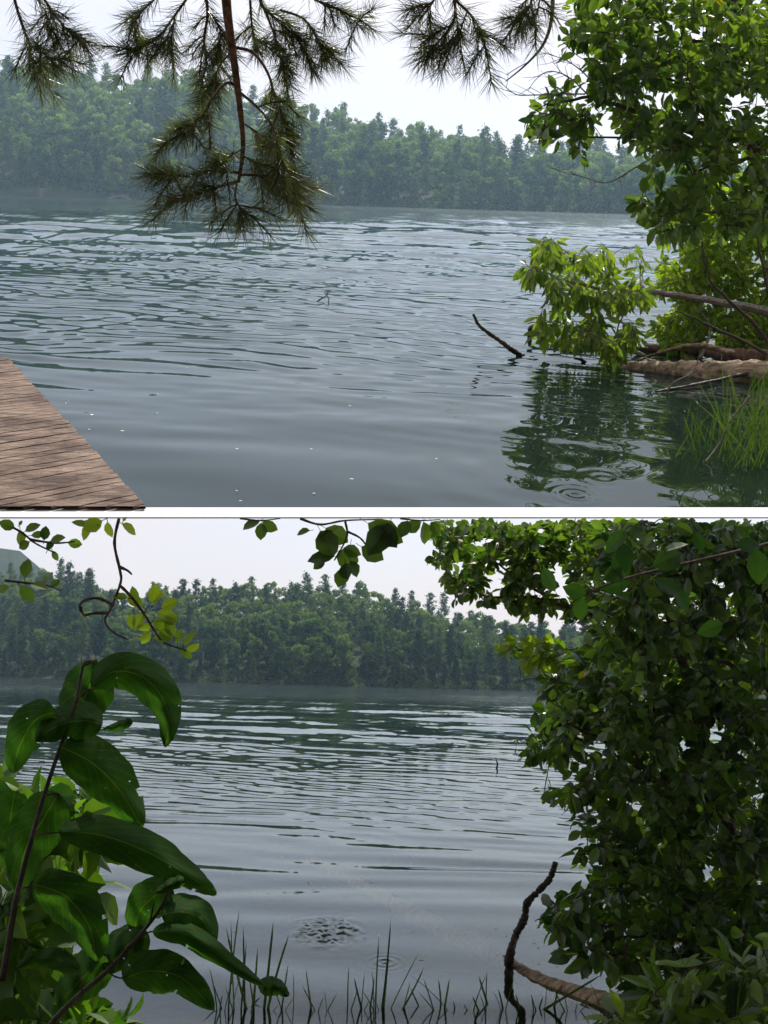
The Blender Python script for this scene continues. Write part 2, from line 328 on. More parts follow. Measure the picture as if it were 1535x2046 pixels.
# pale mountain far off at the left of the lower view
mb = MB(); n = 26
for i in range(n):
    px = -400+i*40; yt = float(np.interp(px, [-400, -100, 30, 60, 110, 160, 300, 600], [1040, 1075, 1098, 1114, 1165, 1195, 1250, 1310]))+3*math.sin(i*2.1)
    a = P('L', px, yt, 1050); mb.v += [a, Vector((a.x, 1010, -5)), Vector((a.x, 1120, -5))]
for i in range(n-1): q = 3*i; mb.f += [(q+1, q+4, q+3, q), (q, q+3, q+5, q+2)]
o = top('mountain', mb, 'L', (0, 0, 0), m_hill, kind='structure', smooth=True)

def pine_meshes(seed):
    g = np.random.default_rng(seed); h = 1.0*g.uniform(17, 22); tr = MB(); cr = MB()
    lean = g.normal(0, .25)
    tr.tube([(0, 0, -1), (lean*.4, 0, h*.5), (lean, 0, h)], [.28, .2, .04], 5)
    z = h*g.uniform(.18, .30); 
    while z < h*.98:
        u = (z/h); rr = (h*.24)*(1-u)**.5*g.uniform(.5, 1.15)*min(1, .45+u*1.6)+.3
        for q in range(int(g.integers(3, 6))):
            an = g.uniform(0, 6.28); L = rr*g.uniform(.6, 1.2); d = Vector((math.cos(an), math.sin(an), g.uniform(.02, .3)))
            nb = int(6+L*6)
            for j in range(nb):
                t = g.uniform(.2, 1)
                c = Vector((lean*u, 0, z))+d*(L*t)+Vector((g.normal(0, .35), g.normal(0, .35), g.normal(0, .4)-.12*L*t))
                s = g.uniform(.18, .42); a = Vector((g.normal(), g.normal(), g.normal()*.35)).normalized()*s; b = a.cross(Vector((g.normal(), g.normal(), g.normal()))).normalized()*s*.55
                cr.quad(c, a, b)
        z += g.uniform(.5, .95)
    return tr.mesh('trunk', (0, 0, 0), [m_trunk]), cr.mesh('crown', (0, 0, 0), [m_pinef]), h
def broad_meshes(seed):
    g = np.random.default_rng(seed); h = g.uniform(13, 17); tr = MB(); cr = MB()
    tr.tube([(0, 0, -1), (g.normal(0, .3), 0, h*.4), (g.normal(0, .5), 0, h*.8)], [.26, .18, .06], 5)
    lobes = []
    for i in range(int(g.integers(20, 30))):
        z = h*g.uniform(.16, .93); u = z/h; rr = 4.3*math.sqrt(max(.05, 1-((u-.52)/.52)**2)); an = g.uniform(0, 6.28); q = rr*g.uniform(.35, .85)
        c = Vector((math.cos(an)*q, math.sin(an)*q, z)); lobes.append((c, g.uniform(.7, 1.8)))
        tr.tube([(0, 0, z*.7), c], [.09, .03], 4, False)
    for c, r in lobes:
        for j in range(int(58*r*r)):
            v = Vector((g.normal(), g.normal(), g.normal())).normalized(); v.z = v.z*.8+.12
            p = c+v*(r*g.uniform(.7, 1.08)); s = g.uniform(.13, .33)
            a = (v.orthogonal()+Vector((g.normal(), g.normal(), g.normal()))*.6).normalized()*s; b = a.cross(v+Vector((g.normal(), g.normal(), g.normal()))*.5).normalized()*s*.8
            cr.quad(p, a, b)
    return tr.mesh('trunk', (0, 0, 0), [m_trunk]), cr.mesh('crown', (0, 0, 0), [m_broadf]), h
PINES = [pine_meshes(100+i) for i in range(7)]; BROADS = [broad_meshes(200+i) for i in range(7)]
def nth(n): return f"{n}{'th' if 10 <= n % 100 <= 20 else {1: 'st', 2: 'nd', 3: 'rd'}.get(n % 10, 'th')}"
def forest(k):
    g = random.Random(5 if k == 'U' else 6); lakeword = 'upper' if k == 'U' else 'lower'
    spots = []; y = SH[k]+3; row = 0
    while y < SH[k]+DEP[k]*1.05:
        half = .268*y; x = -half+g.uniform(0, 6)
        while x < half:
            yy = y+g.uniform(-4, 4)
            spots.append((x, yy, row)); x += (7.2 if row < 2 else 7.8)*g.uniform(.7, 1.3)
        y += 8 if row == 0 else (9.5 if row < 3 else 11.5); row += 1
    ordn = {}
    for x, yy, row in spots:
        pine = noise.noise(Vector((x*.022, yy*.022, 3 if k == 'U' else 9)))+g.uniform(-.34, .34) > .16
        px = CX+F*x/yy
        if k == 'L' and px < 230: pine = g.random() < .7
        TREES.append((row, k, x, yy, pine, g.randrange(7), g.uniform(.68, 1.22), g.uniform(0, 6.28), g.uniform(.9, 1.15)))
TREES = []; forest('U'); forest('L'); TREES.sort(key=lambda t: (t[0], t[2]))
ordn = {}; used = {True: 0, False: 0}; RV = []; RF = []; RM = []; off = 0
def arrays(me):
    v = np.empty(len(me.vertices)*3); me.vertices.foreach_get('co', v); return v.reshape(-1, 3), [tuple(p.vertices) for p in me.polygons]
ARR = {}
for row, k, x, yy, pine, vi, s, rot, wx_ in TREES:
    tm, cm, h = (PINES if pine else BROADS)[vi]; lakeword = 'upper' if k == 'U' else 'lower'; px = CX+F*x/yy
    s *= .86*(1.04 if pine and row > 5 else 1)*(1 if pine else 1.08)*(.72 if row == 0 else 1)
    mat4 = M[k] @ Matrix.Translation((x, yy, ground_z(k, x, yy)-.3)) @ Matrix.Rotation(rot, 4, 'Z') @ Matrix.Diagonal((s*wx_, s*wx_, s, 1))
    used[pine] += 1
    if used[pine] > 289:
        if (pine, vi) not in ARR: ARR[(pine, vi)] = arrays(cm)
        v, f = ARR[(pine, vi)]; A4 = np.array(mat4); RV.append(v @ A4[:3, :3].T+A4[:3, 3]); RF.append((off, f)); RM.append((pine, len(f))); off += len(v); continue
    key = (row, pine, k); ordn[key] = ordn.get(key, 0)+1
    where = 'at the waterline' if row == 0 else ('on the lower slope' if row < 4 else ('on the upper slope' if row < 8 else 'along the ridge'))
    side = 'left third' if px < 520 else ('middle third' if px < 1020 else 'right third')
    build = 'slender' if s < .75 else ('tall' if s > .95 else 'mid-sized')
    label = f"{build} {'pine' if pine else 'round-crowned broadleaf'}, {nth(ordn[key])} from left in {nth(row+1)} row above the {lakeword} far shore"
    root = bpy.data.objects.new('pine_tree' if pine else 'broadleaf_tree', None); C.objects.link(root); root.matrix_world = mat4
    tag(root, label, 'pine tree' if pine else 'tree', f"{'pines' if pine else 'broadleaf trees'} {where} of the {lakeword} far shore, {side}")
    for nme, me in (('trunk', tm), ('crown', cm)):
        o = bpy.data.objects.new(nme, me); C.objects.link(o); o.parent = root
print('trees', len(TREES), used)
if RV:                                            # the trees past the first three hundred read as one mass of woodland
    V = np.concatenate(RV); me = bpy.data.meshes.new('woodland'); Q = np.concatenate([np.array(f, dtype=np.int32)+o_ for o_, f in RF])
    me.vertices.add(len(V)); me.vertices.foreach_set('co', V.ravel()); nf = len(Q); me.loops.add(nf*4); me.polygons.add(nf)
    me.loops.foreach_set('vertex_index', Q.ravel()); me.polygons.foreach_set('loop_start', np.arange(nf, dtype=np.int32)*4); me.polygons.foreach_set('loop_total', np.full(nf, 4, np.int32))
    me.materials.append(m_broadf); me.materials.append(m_pinef); me.polygons.foreach_set('material_index', np.concatenate([np.full(n_, 1 if p_ else 0, np.int32) for p_, n_ in RM])); me.update(calc_edges=True)
    o = bpy.data.objects.new('woodland', me); C.objects.link(o); tag(o, 'mass of hazy treetops on the higher slopes beyond both lakes', 'woodland', kind='stuff')
# low brush and tangled dark undergrowth along both far shores: nobody could count it
for k in 'UL':
    mb = MB(); g = np.random.default_rng(8)
    for i in range(9000):
        x = g.uniform(-.27, .27)*SH[k]; y = SH[k]+g.uniform(-1, 12); z = max(0, ground_z(k, x, y))+abs(g.normal(0, 1.1))
        s = g.uniform(.2, .45); a = Vector((g.normal(), g.normal(), g.normal())).normalized()*s; b = a.cross(Vector((g.normal(), g.normal(), g.normal()))).normalized()*s*.7
        mb.quad(Vector((x, y, z)), a, b)
    top('shore_brush', mb, k, (0, SH[k], 0), m_pinef, 'dark low brush along the far waterline of the %s lake' % ('upper' if k == 'U' else 'lower'), 'brush', kind='stuff')

# ---------------------------------------------------------------- generic leafy growth
def inpoly(x, y, poly):
    c = False; j = len(poly)-1
    for i in range(len(poly)):
        xi, yi = poly[i]; xj, yj = poly[j]
        if (yi > y) != (yj > y) and x < (xj-xi)*(y-yi)/(yj-yi)+xi: c = not c
        j = i
    return c
def polyline3(k, pts): return [P(k, *p) if len(p) == 3 else W(k, *p) for p in pts]
def PW(k, x, y, y0):                                # appears at (x, y), stands above the water point that appears at (x, y0)
    return P(k, x, y, W(k, x, y0).y)
def smooth_line(pts, n=5):
    pts = [Vector(p) for p in pts]; out = []
    for i in range(len(pts)-1):
        p0 = pts[max(i-1, 0)]; p1 = pts[i]; p2 = pts[i+1]; p3 = pts[min(i+2, len(pts)-1)]
        for j in range(n):
            t = j/n; out.append(.5*((2*p1)+(p2-p0)*t+(2*p0-5*p1+4*p2-p3)*t*t+(3*p1-p0-3*p2+p3)*t**3))
    out.append(pts[-1]); return out
def grow(k, limbs, poly, depth, ntips, leaf, seed, density=None, limits=None, drop=.25, leaves_per=(4, 8), spread=.10, twig_r=.0022, keep=None, gaps=0, gthr=-.15, ragged=55):
    """limbs: list of (points, r0, r1). Tips are sampled through the volume and joined to the nearest wood."""
    g = np.random.default_rng(seed); wood = MB(); fol = MB(); nodes = []
    for pts, r0, r1 in limbs:
        l = smooth_line(polyline3(k, pts), 6); l = [p+Vector(g.normal(0, .004, 3)) for p in l]
        wood.tube(l, [r0+(r1-r0)*i/(len(l)-1) for i in range(len(l))], 7); nodes += l
    xs = [p[0] for p in poly]; ys = [p[1] for p in poly]; tips = []
    while len(tips) < ntips:
        x = g.uniform(min(xs), max(xs)); y = g.uniform(min(ys), max(ys))
        if not inpoly(x+ragged*noise.noise(Vector((x/38, y/38, seed+9))), y+ragged*noise.noise(Vector((x/38, y/38, seed+19))), poly): continue
        if density and g.random() > density(x, y): continue
        if gaps and noise.noise(Vector((x/gaps, y/gaps, seed)))+.5*noise.noise(Vector((x/gaps*2.3, y/gaps*2.3, seed+3))) < gthr: continue
        tips.append(P(k, x, y, g.uniform(*(depth(x, y) if callable(depth) else depth))))
    N = np.array([tuple(n) for n in nodes]); T = np.array([tuple(t) for t in tips])
    order = np.argsort([np.min(((N-t)**2).sum(1)) for t in T]); Nl = list(map(tuple, N))
    lo, hi = limits if limits else (-1e9, 1e9)
    for oi in order:
        t = T[oi]; A = np.array(Nl); dd = ((A-t)**2).sum(1); j = int(np.argmin(dd)); a = Vector(Nl[j]); b = Vector(t); L = (b-a).length
        if L < .01: continue
        mid = (a+b)/2+Vector(g.normal(0, .08*L, 3))+Vector((0, 0, .08*L)); seg = smooth_line([a, mid, b], 4)
        ok = all(lo < proj(k, q)[1] < hi for q in seg)
        if not ok: continue
        wood.tube(seg, [twig_r*(1.6 if L > .25 else 1.1)]+[twig_r*1.0]*(len(seg)-2)+[twig_r*.5], 4, False)
        Nl += [tuple(q) for q in seg[2:]]
        tdir = (b-a).normalized(); n = int(g.integers(*leaves_per)); side = 1
        for q in range(n):
            u = 1-q/n*min(1, spread*1.8/L) if q else 1.0
            base = a.lerp(b, max(.1, u)) if u < 1 else b
            rv = Vector(g.normal(0, 1, 3)); sd_ = tdir.cross(rv).normalized()
            dirn = (tdir*g.uniform(.2, 1)+sd_*g.uniform(.4, 1)+Vector((0, 0, -drop*g.uniform(.3, 1.6)))).normalized()
            nrm = Vector((g.normal(0, .7), g.normal(-.2, .7), g.uniform(0, 1)))
            Lf = leaf[0]*g.uniform(.5, 1.4); c = base+dirn*Lf*.25
            x1, y1 = proj(k, base+dirn*Lf*1.25); x0, y0 = proj(k, c)
            if not (lo+1 < y1 < hi-1 and lo+1 < y0 < hi-1 ): continue
            if keep and not keep(x0, y0): continue
            fol.leaf(c, dirn, nrm, Lf, Lf*leaf[1]*g.uniform(.85, 1.15), g.uniform(.1, .5), g.uniform(.05, .4))
            wood.tube([base, c], twig_r*.35, 3, False)
    return wood, fol
def tree_of(name, k, base, wood, fol, mw, mf, label, cat, wname='branches', fname='foliage', **kw):
    r = empty(name, k, base, label, cat, **kw); part(wname, wood, r, base, mw); part(fname, fol, r, base, mf); return r

# ================================================================ UPPER VIEW
LU = (-400, EDGE-3); LL = (1035, 3000)
# --- pine boughs hanging into the top of the view
def bough(limbs, seed, base, label, group, needle=.055, dens=330, side=True):
    g = np.random.default_rng(seed); wood = MB(); ndl = MB()
    for pts, r0, r1, bare in limbs:
        l = smooth_line([P('U', *p) for p in pts], 6); wood.tube(l, [r0+(r1-r0)*i/(len(l)-1) for i in range(len(l))], 7)
        lines = [(l, bare)]
        if side and r1 < .003:
            for q in range(int(2+len(pts)*1.3)):
                i = int(g.uniform(.25, .9)*(len(l)-1)); t = (l[min(i+2, len(l)-1)]-l[i-1]).normalized()
                d = (t*.8+Vector(g.normal(0, .55, 3))+Vector((0, 0, -.2))).normalized(); Ls = g.uniform(.035, .085)
                s = smooth_line([l[i], l[i]+d*Ls*.5+Vector((0, 0, .004)), l[i]+d*Ls], 4); wood.tube(s, [.0016]*(len(s)-1)+[.001], 5); lines.append((s, .15))
        for l2, b0 in lines:
            if b0 >= 1: continue
            n = len(l2); Lt = sum((l2[i+1]-l2[i]).length for i in range(n-1))
            for q in range(int(Lt*dens*(1-b0)*3.7)):
                u = b0+(1-b0)*g.random(); x = u*(n-1); i = min(int(x), n-2); p = l2[i].lerp(l2[i+1], x-i); t = (l2[i+1]-l2[i]).normalized()
                rv = Vector(g.normal(0, 1, 3)); s_ = t.cross(rv).normalized(); an = g.uniform(.45, 1.15) if u < .9 else g.uniform(.05, .9)
                d = t*math.cos(an)+s_*math.sin(an); ndl.blade(p, d, needle*g.uniform(.6, 1.1), .0013, (0, 0, -.06*g.random()), 2)
    r = empty('pine_bough', 'U', base, label, 'pine branch', group); part('branch', wood, r, base, m_pbark); part('needles', ndl, r, base, m_needle); return r
D = 3.0
G = 'pine boughs hanging over the upper lake'
def b_(p, r0, r1, bare=.25): return ([(x, y, d) if True else 0 for x, y, d in p], r0, r1, bare)
bough([b_([(448, -60, 3), (455, 30, 3), (466, 110, 3), (478, 200, 2.98), (486, 290, 2.95), (477, 362, 2.92)], .0105, .0032, 1),
       b_([(466, 95, 3), (505, 105, 3.02), (535, 145, 3.05), (552, 200, 3.05), (575, 260, 3.05), (590, 335, 3.02)], .0035, .0015, .45),
       b_([(480, 185, 3), (515, 215, 3.0), (545, 255, 2.95), (556, 320, 2.92), (566, 365, 2.9)], .003, .0014, .35),
       b_([(480, 180, 3), (455, 165, 3), (425, 195, 2.95), (400, 240, 2.9), (350, 275, 2.85), (320, 300, 2.85)], .003, .0014, .4),
       b_([(484, 245, 3), (510, 262, 3), (540, 285, 3.05), (560, 275, 3.1)], .002, .0012, .3),
       b_([(477, 345, 2.95), (420, 343, 2.9), (370, 352, 2.85), (310, 348, 2.8)], .003, .0013, .35),
       b_([(477, 362, 2.92), (455, 368, 2.88), (420, 378, 2.85), (375, 392, 2.8), (340, 402, 2.78)], .0035, .0014, .35),
       b_([(477, 350, 2.92), (520, 352, 2.95), (560, 378, 2.97), (600, 398, 3)], .003, .0014, .35),
       b_([(473, 368, 2.92), (470, 395, 2.9), (478, 412, 2.9), (482, 420, 2.9)], .002, .0012, .3),
       b_([(481, 300, 2.95), (450, 318, 2.9), (440, 330, 2.85)], .002, .0012, .2),
       b_([(481, 310, 2.95), (510, 325, 2.97), (520, 345, 3)], .002, .0012, .2),
       b_([(556, 320, 2.92), (585, 350, 2.95), (600, 385, 3)], .002, .0012, .1),
       b_([(466, 100, 3), (440, 130, 3.03), (425, 165, 3.05), (400, 200, 3.05)], .002, .0012, .35)],
      1, P('U', 448, -60, 3), 'large dark pine bough hanging down the middle with a thick reddish stem', G, dens=330)
bough([b_([(560, -60, 3.3), (520, 0, 3.3), (560, 45, 3.3), (600, 85, 3.3), (625, 140, 3.3)], .004, .0015, .1),
       b_([(520, 0, 3.3), (545, 60, 3.3), (560, 110, 3.3), (570, 150, 3.3)], .003, .0013, .3),
       b_([(560, 20, 3.3), (610, 40, 3.35), (640, 90, 3.35), (655, 120, 3.35)], .003, .0013, .2),
       b_([(600, -20, 3.3), (650, 10, 3.35), (690, 25, 3.35), (722, 55, 3.35)], .003, .0013, .1),
       b_([(500, 0, 3.3), (505, 60, 3.3), (520, 105, 3.25)], .003, .0013, .1)],
      2, P('U', 560, -60, 3.3), 'thick pine bough of brown-tinged needles right of the central stem, at the top edge', G, dens=360)
bough([b_([(400, -60, 3.2), (415, 20, 3.2), (408, 80, 3.2), (413, 130, 3.2), (400, 160, 3.2)], .004, .0014, .15),
       b_([(400, -40, 3.2), (350, 30, 3.2), (320, 70, 3.2), (280, 98, 3.2), (258, 105, 3.2)], .003, .0013, .15),
       b_([(350, 30, 3.2), (345, 60, 3.15), (340, 90, 3.15)], .002, .0012, .1),
       b_([(330, -20, 3.2), (285, 20, 3.2), (262, 45, 3.2)], .002, .0012, .1),
       b_([(415, 20, 3.2), (440, 60, 3.2), (435, 95, 3.15)], .002, .0012, .1)],
      3, P('U', 400, -60, 3.2), 'pine bough with fanned twigs left of the central stem, at the top edge', G)
bough([b_([(20, -40, 3.1), (38, 30, 3.1), (62, 90, 3.1), (90, 108, 3.05), (108, 128, 3.0)], .0035, .0014, .15),
       b_([(70, -30, 3.1), (110, 30, 3.1), (142, 68, 3.1), (170, 92, 3.1)], .003, .0013, .15),
       b_([(62, 90, 3.1), (60, 110, 3.1), (75, 130, 3.1)], .002, .0012, .05),
       b_([(60, -20, 3.1), (90, 20, 3.1), (95, 60, 3.05)], .002, .0012, .1)],
      4, P('U', 20, -40, 3.1), 'two-pronged pine bough in the top left corner', G)
bough([b_([(900, -50, 3.1), (910, 20, 3.1), (900, 55, 3.1), (870, 90, 3.1), (848, 115, 3.1)], .0035, .0014, .1),
       b_([(910, 0, 3.1), (945, 35, 3.1), (960, 65, 3.1), (972, 98, 3.1)], .003, .0013, .1),
       b_([(910, 20, 3.1), (915, 60, 3.1), (905, 85, 3.1)], .002, .0012, .1),
       b_([(880, -20, 3.1), (855, 20, 3.1), (840, 35, 3.1)], .002, .0012, .1)],
      5, P('U', 900, -50, 3.1), 'dense pine bough hanging against open sky right of centre', G)
bough([b_([(1070, -50, 3.1), (1060, 10, 3.1), (1040, 30, 3.1), (1025, 45, 3.1)], .003, .0013, .1),
       b_([(1080, -20, 3.1), (1075, 20, 3.1), (1062, 40, 3.1)], .002, .0012, .1)],
      6, P('U', 1070, -50, 3.1), 'small pine bough tip at the top edge above the bare twig', G)
# bare curved dead twigs left of the leafy tree
mb = MB(); l = smooth_line(polyline3('U', [(1105, -30, 3.6), (1102, 40, 3.6), (1085, 90, 3.6), (1050, 130, 3.6), (1010, 163, 3.6)]), 6)
mb.tube(l, [.0045*(1-i/len(l))+.001 for i in range(len(l))], 6)
mb.tube(smooth_line(polyline3('U', [(1060, 122, 3.6), (1035, 135, 3.6), (1012, 150, 3.6)]), 5), .001, 5)
top('bare_branch', mb, 'U', P('U', 1105, -30, 3.6), m_twig, 'smooth bare curved branch hanging from the top edge beside the leafy tree', 'branch')
def bare(pts_list, k, base, m_, label, seed, r=.002, n=14, L=.07, name='dead_branch', lim=None):
    g = np.random.default_rng(seed); mb = MB()
    for pts in pts_list:
        l = smooth_line(polyline3(k, pts), 5); mb.tube(l, [r*(1-.7*i/len(l)) for i in range(len(l))], 5)
        for q in range(n):
            i = int(g.integers(2, len(l)-1)); t = (l[i]-l[i-1]).normalized(); d = (t+Vector(g.normal(0, .7, 3))).normalized(); s = g.uniform(.3, 1)*L
            m1 = l[i]+d*s*.5+Vector(g.normal(0, .06*L, 3)); e = m1+(d+Vector(g.normal(0, .5, 3))).normalized()*s*.5; pt = [l[i], m1, e]
            if lim and any(not lim[0] < proj(k, q_)[1] < lim[1] for q_ in pt): continue
            mb.tube(pt, [r*.5, r*.35, r*.2], 4)
    return top(name, mb, k, base, m_, label, 'branch')
bare([[(1175, 190, 5), (1150, 165, 5), (1125, 148, 5), (1095, 143, 5), (1070, 160, 5), (1055, 182, 5)],
      [(1170, 188, 5), (1120, 188, 5), (1060, 190, 5), (1030, 188, 5), (1000, 165, 5), (970, 142, 5)],
      [(1180, 160, 5), (1160, 140, 5), (1130, 120, 5), (1085, 105, 5)]], 'U', P('U', 1175, 190, 5), m_grey, 'fine grey leafless twigs reaching left from the leafy tree into the sky', 4, .0028, 12, .10)
bare([[(1330, 300, 5.2), (1270, 335, 5.2), (1215, 365, 5.2), (1170, 355, 5.2), (1096, 335, 5.2)]], 'U', P('U', 1330, 300, 5.2), m_grey, 'single thin bare twig sagging in front of the far woods', 5, .003, 8, .07)

# --- leafy tree over the upper right corner
cA = [(1120, -60), (1108, 90), (1180, 140), (1150, 178), (1090, 190), (1045, 245), (1060, 282), (1130, 285), (1180, 250), (1250, 268), (1310, 310), (1330, 350), (1325, 400), (1300, 430), (1310, 475), (1370, 500), (1450, 470), (1600, 470), (1600, -60)]
wd, fl = grow('U', [([(1640, 330, 5.4), (1535, 300, 5.4), (1450, 280, 5.3), (1380, 260, 5.2), (1290, 232, 5.1), (1180, 195, 5.0), (1090, 215, 5.0)], .020, .003),
                    ([(1450, 280, 5.3), (1350, 262, 5.3), (1250, 275, 5.2), (1120, 270, 5.1)], .008, .002),
                    ([(1640, 120, 5.4), (1480, 100, 5.4), (1330, 70, 5.3), (1180, 50, 5.2)], .014, .002),
                    ([(1640, 60, 5.6), (1500, 160, 5.6), (1350, 160, 5.5), (1200, 120, 5.4)], .010, .002),
                    ([(1600, 500, 5.4), (1480, 440, 5.2), (1390, 420, 5.1), (1320, 430, 5.0)], .008, .002),
                    ([(1535, 300, 5.4), (1430, 330, 5.2), (1360, 350, 5.1)], .008, .002)],
              cA, (4.7, 6.0), 1250, (.043, .56), 31, gaps=44, gthr=.02, density=lambda x, y: .35+.65*min(1, max(0, (x-1080)/260)), leaves_per=(5, 9), spread=.13, twig_r=.0016)
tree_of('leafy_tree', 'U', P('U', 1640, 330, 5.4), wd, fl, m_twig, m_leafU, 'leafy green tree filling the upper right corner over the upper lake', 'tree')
# --- sunlit shrub behind it, on the bank
cB = [(1365, 370), (1345, 430), (1330, 520), (1308, 560), (1315, 600), (1300, 640), (1325, 690), (1400, 702), (1620, 710), (1620, 350)]
wd, fl = grow('U', [([(1560, 720, 11), (1500, 640, 11), (1420, 560, 11), (1400, 440, 11)], .02, .004), ([(1560, 720, 11), (1440, 660, 11), (1350, 620, 11)], .015, .004), ([(1560, 700, 11.5), (1530, 560, 11.5), (1500, 400, 11.5)], .02, .004)],
              cB, (12.5, 14.2), 1500, (.072, .48), 32, gaps=45, gthr=-.2, leaves_per=(6, 11), spread=.3, drop=.1, twig_r=.003)
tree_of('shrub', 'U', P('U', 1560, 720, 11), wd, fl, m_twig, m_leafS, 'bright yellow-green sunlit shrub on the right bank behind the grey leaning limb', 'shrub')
# --- drooping branch over the water
cC = [(998, 568), (1040, 540), (1075, 515), (1100, 470), (1150, 490), (1215, 485), (1275, 515), (1300, 560), (1285, 640), (1290, 700), (1215, 715), (1190, 690), (1120, 675), (1075, 655), (1085, 625), (1130, 600), (1090, 580)]
wd, fl = grow('U', [([(1535, 625, 12.1), (1480, 610, 12.1), (1400, 598, 12.0), (1330, 587, 11.9), (1270, 583, 11.8), (1200, 578, 11.7), (1130, 560, 11.6), (1050, 555, 11.5)], .037, .005),
                    ([(1260, 583, 11.8), (1190, 620, 11.7), (1160, 650, 11.7)], .012, .003), ([(1200, 578, 11.7), (1150, 520, 11.7), (1110, 490, 11.7)], .008, .003), ([(1270, 583, 11.8), (1240, 640, 11.8), (1225, 690, 11.8)], .009, .003)],
              cC, (11.2, 12.4), 330, (.096, .34), 33, gaps=40, gthr=-.08, leaves_per=(5, 9), spread=.2, drop=1.1, twig_r=.003)
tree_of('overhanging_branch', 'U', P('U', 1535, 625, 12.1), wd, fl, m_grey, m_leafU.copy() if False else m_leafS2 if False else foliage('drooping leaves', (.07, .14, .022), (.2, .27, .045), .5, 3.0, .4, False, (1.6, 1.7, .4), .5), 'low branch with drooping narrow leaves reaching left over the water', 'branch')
# --- logs and sticks of the upper right shore
def log(name, k, pts, r0, r1, m_, label, cat, seed=0, n=12, rough=.12):
    g = np.random.default_rng(seed); mb = MB(); l = smooth_line([Vector(p) for p in pts], 14)
    rr = [(r0+(r1-r0)*i/(len(l)-1))*(1+g.normal(0, rough*.5)) for i in range(len(l))]; mb.tube(l, rr, n)
    mb.v = [v+Vector((noise.noise(v*9), noise.noise(v*9+Vector((5, 5, 5))), noise.noise(v*11+Vector((9, 1, 3)))))*r0*.22+Vector(g.normal(0, rough*.10*r0*2, 3)) for v in mb.v]
    return top(name, mb, k, pts[0], m_, label, cat, smooth=True)
log('log', 'U', [W('U', 1640, 752, .06), W('U', 1480, 748, .05), W('U', 1380, 744, .03), W('U', 1250, 738, -.02)], .125, .06, m_log, 'thick pale bleached log lying in the water by the right bank', 'log', 1, 16)
log('log', 'U', [W('U', 1640, 715, .16), W('U', 1480, 712, .12), W('U', 1400, 700, .06), W('U', 1290, 696, .03)], .07, .04, bark('reddish rotten wood', (.05, .028, .02), (.2, .12, .08), 20), 'reddish brown log lying just behind the pale bleached log', 'log', 2)
log('log', 'U', [W('U', 1330, 700, .02), W('U', 1240, 703, .0), W('U', 1125, 697, .01)], .05, .03, m_dark, 'dark wet log half sunk under the drooping branch', 'log', 3)
log('stick', 'U', [W('U', 1045, 713, -.02), PW('U', 1022, 698, 712), PW('U', 992, 676, 711), PW('U', 962, 655, 710), PW('U', 946, 628, 709)], .026, .011, m_dark, 'dark knobby stick slanting up out of the open water', 'stick', 4, 8, .25)
bare([[(985, 700), (985, 699)]] if False else [[(958, 655, 11.6), (930, 640, 11.6), (900, 628, 11.6), (875, 612, 11.6)]], 'U', P('U', 958, 655, 11.6), m_grey, 'hair-thin twig left of the dark slanting stick', 6, .002, 5, .1)
log('stick', 'U', [W('U', 1200, 690, .0), PW('U', 1170, 672, 688), PW('U', 1130, 657, 686), PW('U', 1085, 650, 683), PW('U', 1062, 655, 680), W('U', 1058, 671, -.01)], .03, .02, m_dark, 'dark arched limb whose tip dips into water below the drooping leaves', 'stick', 5, 8)
mb = MB(); q_ = lambda x, y: PW('U', x, y, 770)
mb.tube([W('U', 1113, 772, -.02), q_(1118, 757), q_(1122, 747)], [.005, .004, .0035], 6)
mb.tube([q_(1122, 747), q_(1112, 741), q_(1092, 735)], [.0035, .003, .002], 5); mb.tube([q_(1122, 747), q_(1132, 739), q_(1140, 733)], [.0035, .003, .002], 5)
top('stick', mb, 'U', W('U', 1113, 772, 0), m_grey, 'small pale forked twig poking up near the leaf reflections', 'stick')
mb = MB(); q_ = lambda x, y: PW('U', x, y, 603)
mb.tube([W('U', 634, 603, -.01), q_(640, 598), q_(648, 594), q_(655, 588), q_(655, 582)], [.010, .009, .007, .005, .003], 5); mb.tube([q_(653, 590), q_(658, 597), W('U', 656, 603, -.01)], .006, 5); mb.tube([q_(654, 589), q_(649, 586)], .004, 5)
top('stick', mb, 'U', W('U', 634, 603, 0), m_dark, 'little bent stick standing alone far out in open water', 'stick')
log('limb', 'U', [PW('U', 1350, 690, 700), PW('U', 1395, 655, 700), PW('U', 1445, 612, 700)], .02, .014, m_twig, 'dark limb leaning up from the logs towards the grey branch', 'branch', 8, 8)
log('limb', 'U', [PW('U', 1370, 690, 702), PW('U', 1400, 655, 702), PW('U', 1440, 608, 702), PW('U', 1480, 590, 702)], .014, .01, m_grey, 'thin pale limb leaning across the dark one above the logs', 'branch', 9, 8)
drift = [([PW('U', 1500, 690, 715), PW('U', 1440, 672, 712), PW('U', 1370, 690, 708), W('U', 1330, 706, 0)], .016, .007, m_grey, 'pale crooked driftwood branch arching above the logs'),
         ([PW('U', 1420, 735, 742), PW('U', 1380, 720, 742), PW('U', 1330, 728, 742), PW('U', 1290, 716, 738)], .014, .006, m_dark, 'dark snapped branch lying on top of the bleached log'),
         ([PW('U', 1300, 690, 700), PW('U', 1250, 670, 697), PW('U', 1200, 690, 695), W('U', 1160, 700, 0)], .012, .005, m_dark, 'thin dark branch bowing into the water under the leaves'),
         ([W('U', 1330, 790, -.01), PW('U', 1345, 765, 788), PW('U', 1385, 742, 786), PW('U', 1400, 700, 786)], .006, .003, m_grey, 'slim pale stem rising in front of the bleached log'),
         ([W('U', 1170, 725, -.01), PW('U', 1160, 718, 724), PW('U', 1148, 716, 724)], .016, .008, m_dark, 'short black stub between the leaf reflections and the dark log')]
